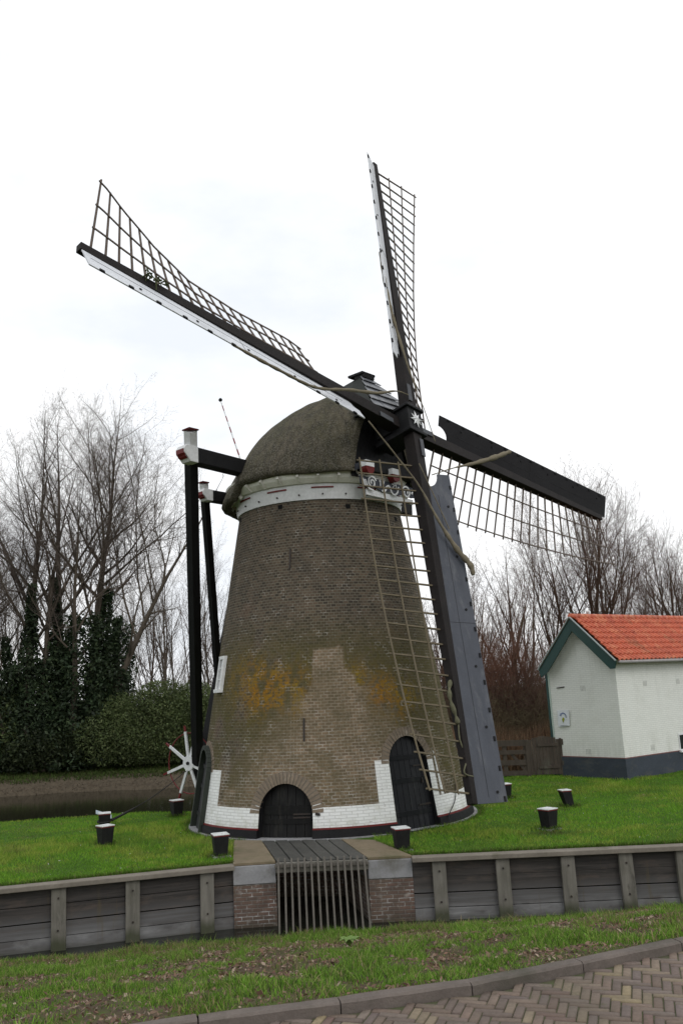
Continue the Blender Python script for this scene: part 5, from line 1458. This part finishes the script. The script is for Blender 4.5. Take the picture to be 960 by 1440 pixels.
def grow(W, rng, p, d, L, r, cfg, top):
    """all branches of a level at once: feet p, directions d, lengths L, radii r"""
    unit = lambda q: q / (np.linalg.norm(q, axis=-1, keepdims=True) + 1e-9)
    if 'env' in cfg:
        e = np.array(cfg['env']); qo = (p - e[:3]) / e[3:]; do = d / e[3:]
        A_ = (do ** 2).sum(1); B_ = (qo * do).sum(1); C_ = (qo ** 2).sum(1) - 1
        L = np.minimum(L, .9 * (-B_ + np.sqrt(np.maximum(B_ * B_ - A_ * C_, 0))) / A_)
    for lev in range(top):
        n = len(p); nseg = cfg['seg'][lev]; P = [p]; D = [d]; cur = d
        for i in range(nseg):
            cur = unit(cur + rng.normal(size=(n, 3)) * cfg['wig'][lev] + EZ * cfg['up'][lev])
            P.append(P[-1] + cur * (L / nseg)[:, None]); D.append(cur)
        P = np.stack(P, 1); D = np.stack(D, 1)
        taper = np.linspace(1, .18 if lev else .07, nseg + 1) ** (1.0 if lev else 1.35)
        W[0 if lev < 2 else 1].tubes(P, r[:, None] * taper, (8, 6, 4, 3, 3)[lev])
        if lev + 1 >= top: return
        nc = (cfg['nch'][lev] * rng.uniform(.8, 1.2, n) * np.clip(L / cfg['ref'][lev], .45, 1.3)).astype(int)
        par = np.repeat(np.arange(n), nc); m = len(par)
        if not m: return
        k = np.arange(m) - np.repeat(np.cumsum(nc) - nc, nc)
        t = cfg['t0'][lev] + (1 - cfg['t0'][lev]) * (k + rng.random(m)) / nc[par]
        i = np.minimum((t * nseg).astype(int), nseg - 1); f = (t * nseg - i)[:, None]
        q = P[par, i] * (1 - f) + P[par, i + 1] * f; dd = D[par, i + 1]
        ax = unit(np.cross(dd, rng.normal(size=(m, 3)))); an = np.radians(rng.uniform(*cfg['ang'][lev], m))[:, None]
        d = dd * np.cos(an) + ax * np.sin(an)
        L = L[par] * rng.uniform(*cfg['lr'][lev], m) * (1.12 - .62 * t)
        if 'env' in cfg:         # the crown's rounded outline limits how far a branch reaches
            e = np.array(cfg['env']); qo = (q - e[:3]) / e[3:]; do = d / e[3:]
            A_ = (do ** 2).sum(1); B_ = (qo * do).sum(1); C_ = (qo ** 2).sum(1) - 1
            dist = (-B_ + np.sqrt(np.maximum(B_ * B_ - A_ * C_, 0))) / A_
            dist = np.where(C_ < 0, dist, .25)
            L = dist * rng.uniform(.55, .95, m) if lev == 0 else np.minimum(L, np.maximum(dist, .3) * rng.uniform(.7, 1.08, m))
        r = np.maximum(r[par] * taper[i] * .46, cfg['rmin']); p = q

BIG = dict(seg=[11, 9, 7, 4, 3], wig=[.055, .08, .11, .14, .16], up=[.03, .085, .09, .08, .05], nch=[16, 12, 11, 8], ref=[14, 6, 2.6, 1.0], t0=[.32, .15, .12, .15], ang=[(22, 52), (24, 55), (25, 60), (25, 60)], lr=[(.42, .66), (.38, .6), (.34, .56), (.3, .55)], rmin=.0034)
FAN = dict(seg=[10, 8, 6, 4, 3], wig=[.05, .07, .10, .13, .15], up=[.01, .06, .06, .05, .04], nch=[10, 9, 8, 5], ref=[10, 4, 2, .8], t0=[.22, .15, .12, .15], ang=[(12, 34), (16, 42), (20, 50), (25, 55)], lr=[(.38, .6), (.36, .56), (.34, .5), (.3, .5)], rmin=.0036)
DROOP = dict(FAN, up=[-.02, -.06, -.08, -.06, -.04], wig=[.09, .12, .14, .15, .15], ang=[(25, 70), (30, 70), (30, 70), (30, 60)])

BARKL = mat('grey_brown_bark', (.125, .102, .078), (.08, .068, .055), 3, (4, 4, .8), rough=.95, bstr=.6, spec=.1)
TWIGL = mat('grey_twig', (.180, .148, .125), (.13, .105, .09), 2, rough=.9, bstr=0, spec=.1)
BARKR = mat('red_brown_bark', (.125, .080, .055), (.075, .052, .040), 3, (4, 4, .8), rough=.95, bstr=.6, stain=(.06, .065, .03), stain_lo=.55, spec=.1)
TWIGR = mat('red_brown_twig', (.145, .092, .072), (.10, .066, .054), 2, rough=.9, bstr=0, spec=.1)
REDTW = mat('rusty_twig', (.20, .100, .068), (.13, .075, .056), 2, rough=.9, bstr=0, spec=.1)
OLIVE = mat('olive_brown_twig', (.150, .122, .070), (.105, .085, .055), 2, rough=.9, bstr=0, spec=.1)

def tree_meshes(seed, stems, cfg, top, bark, twig):
    """stems: list of (offset xy, direction, length, radius) from the tree's foot"""
    rng = np.random.default_rng(seed); W = [Wood(), Wood()]
    S = np.array(stems, float)
    D = np.stack([S[:, 2], S[:, 3], np.ones(len(S))], 1); D /= np.linalg.norm(D, axis=1, keepdims=True)
    grow(W, rng, np.stack([S[:, 0], S[:, 1], np.full(len(S), -.2)], 1), D, S[:, 4], S[:, 5], cfg, top)
    return W[0].mesh('trunk', bark), (W[1].mesh('crown', twig) if W[1].v else None)
def tree(name, label, cat, loc, meshes, rot=0, scale=1, group=None):
    t = thing(name, label, cat, loc, group); t.rotation_euler = (0, 0, rot); t.scale = (scale,) * 3
    for me, nm in zip(meshes, ('trunk', 'crown')):
        if me is None: continue
        o = bpy.data.objects.new(nm, me); COL.objects.link(o); o.parent = t
    return t
def leaf_blob(lobes, n, seed):
    """points spread through lumpy volumes, denser towards the outside"""
    rng = np.random.default_rng(seed); out = []
    w = np.array([l[3] * l[4] * l[5] for l in lobes]) ** .7; w /= w.sum()
    for l, ww in zip(lobes, w):
        k = int(n * ww); d = rng.normal(size=(k, 3)); d /= np.linalg.norm(d, axis=1, keepdims=True)
        bump_ = .8 + .4 * fbm(d[:, 0] * 2.2 + d[:, 2] * 1.3 + l[0] * 5, d[:, 1] * 2.2 - d[:, 2] + l[1] * 3, 3)
        r = (rng.random(k) ** .38) * bump_
        out.append(np.array(l[:3]) + d * r[:, None] * np.array(l[3:6]))
    return np.concatenate(out)
def leaf_tones(n, cols, seed, pts=None, sc=1.3):
    rng = np.random.default_rng(seed); c = np.array(cols); t = c[rng.integers(0, len(c), n)] * rng.uniform(.65, 1.3, (n, 1))
    if pts is not None:
        f = fbm(pts[:, 0] * sc + pts[:, 2] * .7, pts[:, 2] * sc + pts[:, 1] * .6); t = t * (.6 + .9 * f)[:, None]
    return t

# two big ivy clad trees beyond the pond
gz = -.05
E1 = dict(BIG, env=(1.6, 0, 12.8, 5.8, 4.8, 8.8), up=[.02, .05, .05, .05, .04], ang=[(24, 55), (24, 55), (25, 60), (25, 60)])
E2 = dict(BIG, env=(-1.0, 0, 11.8, 5.2, 4.6, 8.0), up=[.03, .05, .05, .05, .04])
t1 = tree_meshes(11, [(-.5, 0, -.05, .02, 19.5, .36), (.35, .2, .16, .03, 20.0, .34), (.8, -.2, .34, -.04, 18.0, .26), (.0, -.4, .24, -.2, 15, .22)], E1, 5, BARKL, TWIGL)
t2 = tree_meshes(23, [(0, 0, .0, .02, 18.5, .34), (-.4, .3, -.22, .05, 17, .26), (.2, .1, .12, .05, 17, .24), (-.2, -.3, -.40, -.10, 13.5, .2)], E2, 5, BARKL, TWIGL)
IVYC = [(.026, .046, .020), (.034, .058, .024), (.020, .036, .016), (.046, .068, .028)]
def ivy(parent, cols_, n, seed):
    """cols_: (x, y, z0, z1, r0, r1) sleeves of ivy around the stems"""
    rng = np.random.default_rng(seed); pts = []
    for (x0, y0, x1, y1, z0, z1, r0, r1) in cols_:
        k = int(n * (z1 - z0) * (r0 + r1)); f = rng.random(k) ** 1.25; a = rng.uniform(0, 2 * PI, k)
        r = (r0 + (r1 - r0) * f ** .8) * (.2 + 1.25 * fbm(a * 1.2 + x0, f * 7 + y0)) * np.sqrt(rng.uniform(.3, 1.5, k))
        pts.append(np.stack([x0 + (x1 - x0) * f + r * np.cos(a), y0 + (y1 - y0) * f + r * np.sin(a), z0 + (z1 - z0) * f + rng.normal(size=k) * .1], 1))
    p = np.concatenate(pts) + root_loc(parent)
    return quad_cloud('ivy', p, RNG.uniform(.07, .15, len(p)), leaf_tones(len(p), IVYC, seed, p), parent=parent)
ta = tree('ivy_clad_tree', 'tall many stemmed bare tree with dark ivy, right of the two beyond the pond', 'tree', (-15.3, 48, gz), t1, scale=1.09)
ivy(ta, [(-.5, 0, -1.2, .2, 0, 9.4, 1.1, .20), (.4, .2, 1.7, .4, 0, 8.8, 1.3, .22), (.9, -.2, 2.4, -.4, 0, 7.2, 1.2, .22), (1.6, -.3, 2.0, -.3, 0, 4.5, 1.5, .8), (.2, -.6, .6, -.4, 0, 7.4, 1.9, .9), (-.9, -.5, -.6, -.3, 0, 6.0, 1.5, .8), (2.2, 0, 2.3, 0, 2.2, 6.8, .9, .8)], 360, 5)
tb = tree('ivy_clad_tree', 'tall bare tree with ivy on its trunk, left of the two beyond the pond', 'tree', (-17.6, 47.2, gz), t2, scale=1.06)
ivy(tb, [(0, 0, .1, .2, 0, 9.3, 1.3, .20), (-.4, .3, -1.4, .6, 0, 6.6, 1.0, .22), (.9, .4, .8, .3, 0, 5.5, 1.6, .9), (-1.2, 0, -1.0, 0, 0, 5.0, 1.5, .9)], 360, 6)
tc_ = tree('ivy_clad_tree', 'ivy covered trunk cut by the left edge of the picture', 'tree', (-20.6, 49.5, gz), t2, rot=2.1, scale=.8)
ivy(tc_, [(0, 0, .2, 0, 0, 10.0, 1.0, .25), (.3, 0, .6, 0, 0, 4, 1.5, .9)], 300, 8)

# dead trunk leaning over the pond bank, low bare limbs
t3 = tree_meshes(31, [(0, 0, 1.3, -.1, 8.5, .06), (.1, .2, .8, .2, 6.5, .05)], dict(FAN, up=[.012, .03, .04, .04, .03], nch=[9, 7, 6, 3]), 4, BARKL, TWIGL)
tree('leaning_tree', 'thin bare tree leaning far to the right from beside the ivy clad trunks', 'tree', (-12.6, 49.2, gz), t3)

# slender bare trees in the wood behind the pond
t4 = tree_meshes(41, [(0, 0, .02, 0, 13.5, .16), (.25, .1, .10, .06, 11, .10)], FAN, 5, BARKL, TWIGL)
t5 = tree_meshes(43, [(0, 0, -.04, .03, 12, .14), (.1, -.2, -.12, .0, 12.5, .12), (.3, 0, .14, 0, 10, .09)], FAN, 5, BARKL, TWIGL)
t6 = tree_meshes(47, [(0, 0, .05, 0, 14, .15)], dict(FAN, nch=[11, 7, 6, 3]), 5, BARKR, TWIGR)
wood = [(152, 58, t4, 0, 1.0), (176, 66, t5, 1.2, 1.0), (205, 60, t6, 2.2, .92), (232, 70, t4, 3.4, 1.15), (247, 57, t5, .4, .9), (270, 64, t6, 4.0, 1.0), (300, 62, t4, 5.1, .95), (318, 70, t5, 2.7, 1.1), (135, 72, t6, 1.1, 1.2), (28, 64, t5, 4.4, 1.1), (-20, 60, t4, 2.0, 1.1), (75, 68, t4, .9, 1.15)]
descr = ['two stemmed bare tree', 'three stemmed bare tree', 'single stemmed reddish bare tree']
place = ['just right of the ivy clad trunks', 'second right of the ivy clad trunks, far back', 'above the left half of the evergreen bush', 'far back above the top of the evergreen bush', 'above the right half of the evergreen bush', 'left of the tail poles of the mill', 'between the tail poles of the mill', 'far back, seen against the left edge of the tower', 'far back behind the ivy clad trunks', 'behind the left ivy clad trunk', 'at the left edge of the wood', 'far back between the two ivy clad trees']
for (px, Y, ms, ro_, sc_), pl_ in zip(wood, place):
    q = meet(px, 1085, V(0, Y, 0), V(0, 1, 0))
    k = 0 if ms is t4 else 1 if ms is t5 else 2
    tree('bare_tree', descr[k] + ' ' + pl_, 'tree', (q[0], Y, gz), ms, ro_, sc_, 'bare trees of the wood behind the pond')

# trees on the right, behind the fence and the house
E7 = dict(FAN, env=(.3, 0, 8.2, 4.3, 3.6, 6.2), nch=[12, 11, 10, 7], ang=[(18, 42), (18, 46), (20, 50), (25, 55)])
E8 = dict(FAN, env=(0, 0, 5.6, 3.0, 2.6, 4.6), nch=[10, 10, 9, 6], ang=[(16, 42), (18, 46), (20, 50), (25, 55)])
t7 = tree_meshes(53, [(0, 0, .02, 0, 12.5, .20), (.25, .1, .10, .04, 12.8, .18), (-.25, 0, -.08, 0, 12, .17), (.45, -.1, .20, -.03, 12.5, .16), (-.4, .1, -.20, .05, 11, .14), (.1, -.3, .32, .0, 11.5, .14), (.5, .2, .48, .1, 11, .13)], E7, 5, BARKR, TWIGR)
t8 = tree_meshes(59, [(0, 0, -.10, 0, 9.5, .17), (.2, 0, .10, .05, 10, .15), (-.2, 0, -.32, 0, 8.5, .12), (.3, .1, .34, 0, 8.5, .12), (0, .2, .0, .2, 9, .12)], E8, 5, BARKR, TWIGR)
t9 = tree_meshes(61, [(0, 0, .06, 0, 9, .15), (.2, .1, -.22, 0, 8.5, .12), (-.2, .1, .26, .1, 8, .11), (.3, 0, .5, 0, 7, .09)], E8, 5, BARKR, TWIGR)
rt = [(838, 41, t7, 0, 1.0, 'tall many stemmed bare tree directly behind the orange roof'), (700, 37, t8, .4, .96, 'many stemmed bare tree right of the grey sail board'), (738, 39.5, t9, 1.9, 1.1, 'bare tree with spreading stems left of the house gable'), (778, 43, t8, 3.2, 1.0, 'bare tree behind the gable peak of the house'), (662, 40, t9, .2, .95, 'bare tree half hidden by the lower sail'), (626, 44, t8, 2.4, .9, 'bare tree seen between tower and lower sail'), (592, 46, t9, 4.4, .95, 'bare tree behind the right edge of the tower'), (985, 46, t7, 2.4, .85, 'bare tree at the right edge behind the roof'), (905, 58, t7, 3.9, .62, 'low dense bare tree far behind the right end of the roof'), (955, 60, t8, 1.0, .72, 'low bare tree far behind the roof at the right edge')]
for px, Y, ms, ro_, sc_, lab in rt:
    q = meet(px, 1080, V(0, Y, 0), V(0, 1, 0)); tree('bare_tree', lab, 'tree', (q[0], Y, -.05), ms, ro_, sc_, 'bare trees behind the fence and the house')

# brushwood: rusty osiers, olive brambles
def shrub(seed, n, H, spread, cfg, m, r=.02, top=3, R=.8):
    rng = np.random.default_rng(seed); W = [Wood(), Wood()]
    a = rng.uniform(0, 2 * PI, n); q = rng.uniform(0, 1, n) ** .5 * R; s_ = rng.normal(size=(n, 2)) * spread
    d = np.stack([s_[:, 0], s_[:, 1], np.ones(n)], 1); d /= np.linalg.norm(d, axis=1, keepdims=True)
    grow(W, rng, np.stack([q * np.cos(a), q * np.sin(a), np.full(n, -.1)], 1), d, H * rng.uniform(.6, 1.1, n), r * rng.uniform(.6, 1.2, n), cfg, top)
    A = Wood(); A.b = W[0].b + W[1].b
    return A.mesh('twigs', m)
SH = dict(FAN, nch=[9, 6, 4, 3], ref=[3, 1.2, .6, .4], seg=[7, 5, 4, 3, 3], wig=[.10, .13, .15, .15, .15], ang=[(15, 45), (20, 55), (20, 55), (20, 50)])
DRP = dict(DROOP, nch=[9, 7, 4, 3], ref=[3, 1.2, .6, .4], seg=[8, 5, 4, 3, 3])
osier = shrub(71, 34, 3.2, .28, SH, REDTW, .016, 4)
osier2 = shrub(73, 50, 2.6, .5, DRP, OLIVE, .018, 4, 1.0)
osier3 = shrub(79, 46, 3.2, .35, SH, TWIGR, .018, 4, 1.0)
def put(name, lab, cat, me, x, y, z, rot, sc, group):
    o = bpy.data.objects.new(name, me); COL.objects.link(o); o.location = (x, y, z); o.rotation_euler = (0, 0, rot); o.scale = (sc, sc, sc)
    return tag(o, lab, cat, group)
br_ = [(700, 35.0, osier, 'rusty red twig bush right of the grey sail board', 1.0, 1.9), (722, 36.2, osier, 'rusty red twig bush above the rail fence', 1.1, 1.5), (668, 37.5, osier, 'rusty red twig bush half behind the grey sail board', 1.0, 1.6), (752, 37.0, osier, 'rusty red twig bush beside the bargeboard', 1.0, 1.4),
       (700, 34.0, osier2, 'tangled olive brown bramble above the fence', 1.2, 0), (730, 34.3, osier2, 'tangled olive brown bramble above the gate', 1.25, .2), (758, 35.0, osier2, 'tangled olive brown bramble beside the house wall', 1.3, .2), (672, 34.5, osier2, 'tangled olive brown bramble behind the sail board', 1.2, 0),
       (715, 35.6, osier3, 'brown brushwood bush behind the brambles, right of the sail board', 1.3, 0), (745, 36.0, osier3, 'brown brushwood bush close to the house gable', 1.35, 0), (772, 36.6, osier3, 'brown brushwood bush behind the left eave of the house', 1.3, 0), (640, 36.0, osier3, 'brown brushwood bush between tower and lower sail', 1.2, 0), (610, 38.0, osier3, 'brown brushwood bush behind the tower edge', 1.2, 0)]
for i, (px, Y, me, lab, sc_, z) in enumerate(br_):
    q = meet(px, 1080, V(0, Y, 0), V(0, 1, 0)); put('twig_bush', lab, 'bush', me, q[0], Y, z, i * 1.3, sc_, 'brushwood behind the fence')
# dry reeds behind the fence
n = 9000; x = RNG.uniform(2.5, 8.2, n); y = RNG.uniform(31.6, 33.4, n); h = RNG.uniform(.8, 1.9, n) * (.75 + .5 * fbm(x * 1.2, y * .7))
tip = np.stack([RNG.normal(size=n) * .16 * h, RNG.normal(size=n) * .1 * h, h], 1)
tone = np.array([(.40, .25, .15), (.28, .17, .105), (.48, .33, .21), (.20, .13, .085)])[RNG.integers(0, 4, n)] * RNG.uniform(.6, 1.1, (n, 1))
tag(tri_obj('reeds', np.stack([x, y, np.zeros(n) - .05], 1), tip, RNG.uniform(.012, .03, n), tone), 'dry brown reeds standing behind the rail fence and gate', 'reeds', kind='stuff')
# dark evergreen undergrowth closing the view between the right-hand trees
def evergreen(name, lab, x, y, z, lobes, n, seed, cols, size, stems=5, group=None):
    r = thing(name, lab, 'bush', (x, y, z), group)
    p = leaf_blob(lobes, n, seed) ; p = p[p[:, 2] > .02] + V(x, y, z)
    quad_cloud('foliage', p, RNG.uniform(*size, len(p)), leaf_tones(len(p), cols, seed, p), parent=r)
    mb = MB(); rng = random.Random(seed)
    for k in range(stems):
        l = lobes[k % len(lobes)]; mb.tube([V(x + l[0] * .4 + rng.uniform(-.2, .2), y + l[1] * .4, z - .1), V(x + l[0] * .8, y + l[1] * .8, z + l[2])], [.07, .03], 6)
    obj('stem', mb, BARKL, r); return r
RHO = [(.080, .112, .036), (.100, .135, .046), (.058, .082, .028), (.130, .158, .060)]
bx = meet(205, 1085, V(0, 46.6, 0), V(0, 1, 0))[0]
evergreen('evergreen_bush', 'large rounded dark evergreen bush on the far bank behind the winch wheel', bx, 47.0, gz, [(0, 0, 1.7, 3.1, 2.0, 1.9), (-2.0, -.2, 1.3, 1.9, 1.6, 1.5), (1.9, 0, 1.8, 1.9, 1.7, 2.0), (.8, .2, 3.2, 1.6, 1.4, 1.2), (2.6, .3, 2.9, 1.3, 1.2, 1.3), (-1.2, 0, 2.6, 1.5, 1.3, 1.1), (3.4, .4, 1.6, 1.5, 1.4, 1.7), (.2, -.9, .9, 2.6, 1.0, 1.1)], 64000, 91, RHO, (.045, .09))
bx = meet(58, 1085, V(0, 45.9, 0), V(0, 1, 0))[0]
evergreen('evergreen_bush', 'small dark evergreen bush at the foot of the ivy clad trees', bx, 46.3, gz, [(0, 0, .9, 1.6, 1.0, 1.1), (-1.2, 0, .7, 1.1, .9, .9), (1.1, .2, .9, 1.1, .9, 1.0)], 9000, 92, [(.026, .040, .013), (.036, .048, .016), (.018, .028, .01)], (.06, .12))
bx = meet(330, 1085, V(0, 49, 0), V(0, 1, 0))[0]
evergreen('evergreen_bush', 'dark evergreen bush between the tail poles and the tower', bx, 49, gz, [(0, 0, 1.8, 2.4, 1.5, 1.9), (1.4, .3, 2.4, 1.6, 1.2, 1.4), (-1.5, .2, 1.7, 1.5, 1.2, 1.6)], 10000, 93, RHO, (.08, .15))
bx = meet(-15, 1085, V(0, 46.6, 0), V(0, 1, 0))[0]
evergreen('evergreen_bush', 'dark evergreen bush at the left edge of the far bank', bx, 47.2, gz, [(0, 0, 1.5, 1.8, 1.3, 1.6), (.4, .3, 3.0, 1.3, 1.0, 1.5)], 8000, 94, RHO, (.08, .15))
# the thicket behind: one far-off mass of twigs and dark understorey
def thicket(name, lab, segs, seed, hlo, hhi, n, cols):
    rng = np.random.default_rng(seed); W = Wood()
    unit = lambda q: q / (np.linalg.norm(q, axis=-1, keepdims=True) + 1e-9)
    for (x0, x1, y0, y1, k) in segs:
        h = rng.uniform(hlo, hhi, k); d = unit(np.stack([rng.normal(size=k) * .25, rng.normal(size=k) * .25, np.ones(k)], 1))
        P = [np.stack([rng.uniform(x0, x1, k), rng.uniform(y0, y1, k), np.full(k, -.2)], 1)]
        for s_ in range(5): d = unit(d + rng.normal(size=(k, 3)) * .10); P.append(P[-1] + d * (h / 5)[:, None])
        P = np.stack(P, 1); r = rng.uniform(.012, .035, k); W.tubes(P, r[:, None] * np.linspace(1, .25, 6), 3)
        for b in range(6):
            f = rng.integers(1, 5, k); dd = unit(d + rng.normal(size=(k, 3)) * .55); L = (h * rng.uniform(.15, .35, k))[:, None]; q = P[np.arange(k), f]
            W.tubes(np.stack([q, q + dd * L * .5, q + unit(dd + EZ * .3) * L], 1), r[:, None] * np.array([.5, .35, .2]), 3)
    me = W.mesh(name, cols); o = bpy.data.objects.new(name, me); COL.objects.link(o); tag(o, lab, 'wood', kind='stuff')
thicket('thicket', 'dense grey brown thicket of bare undergrowth far behind the pond', [(-30, -2, 52, 70, 800)], 101, 2.5, 8.0, 1, TWIGL)
thicket('thicket', 'dense reddish brown thicket of bare undergrowth far behind the house', [(-2, 26, 45, 66, 700)], 103, 2.5, 7.5, 1, TWIGR)
def understorey(name, lab, x0, x1, y0, y1, H, n, seed, cols):
    rng = np.random.default_rng(seed); x = rng.uniform(x0, x1, n); y = rng.uniform(y0, y1, n)
    top = H * (.35 + .9 * fbm(x * .33 + seed, y * .25)); z = rng.random(n) ** 1.3 * top
    p = np.stack([x, y, z - .05], 1)
    tag(quad_cloud(name, p, rng.uniform(.09, .2, n), leaf_tones(n, cols, seed, p)), lab, 'undergrowth', kind='stuff')
understorey('undergrowth', 'dark leafy undergrowth far behind the pond below the bare trees', -34, -3, 54, 74, 2.6, 20000, 105, [(.060, .062, .036), (.075, .060, .045), (.045, .052, .028)])
understorey('undergrowth', 'dark brown undergrowth far behind the fence and the house', -3, 26, 42, 62, 2.6, 20000, 107, [(.075, .055, .036), (.055, .052, .028), (.09, .06, .042)])
# low weeds and ivy on the far bank
n = 26000; x = RNG.uniform(-24, -2, n); d_ = .8 + 3.6 * RNG.random(n); y = fshore(x) + d_; h = RNG.uniform(.04, .2, n)
tip = np.stack([RNG.normal(size=n) * .5 * h, RNG.normal(size=n) * .5 * h, h], 1)
tone = np.array([(.075, .130, .028), (.10, .150, .035), (.09, .085, .04), (.055, .09, .02)])[RNG.integers(0, 4, n)] * RNG.uniform(.6, 1.2, (n, 1))
tag(tri_obj('bank_grass', np.stack([x, y, fz(x, d_)], 1), tip, RNG.uniform(.02, .045, n), tone), 'strip of dull green grass on top of the far bank', 'grass', kind='stuff')
n = 7000; x = RNG.uniform(-24, -2, n); d_ = RNG.uniform(-.05, 1.3, n) * RNG.random(n) ** .6; y = fshore(x) + d_
pal = np.array([(.10, .07, .045), (.065, .05, .035), (.15, .115, .085), (.05, .04, .03)])
tag(quad_cloud('bank_litter', np.stack([x, y, fz(x, d_) + .02], 1), RNG.uniform(.012, .04, n), pal[RNG.integers(0, 4, n)] * 1.6 * RNG.uniform(.6, 1.1, (n, 1)), flat=.6), 'brown leaves and stones on the earth edge of the far bank', 'leaves', kind='stuff')
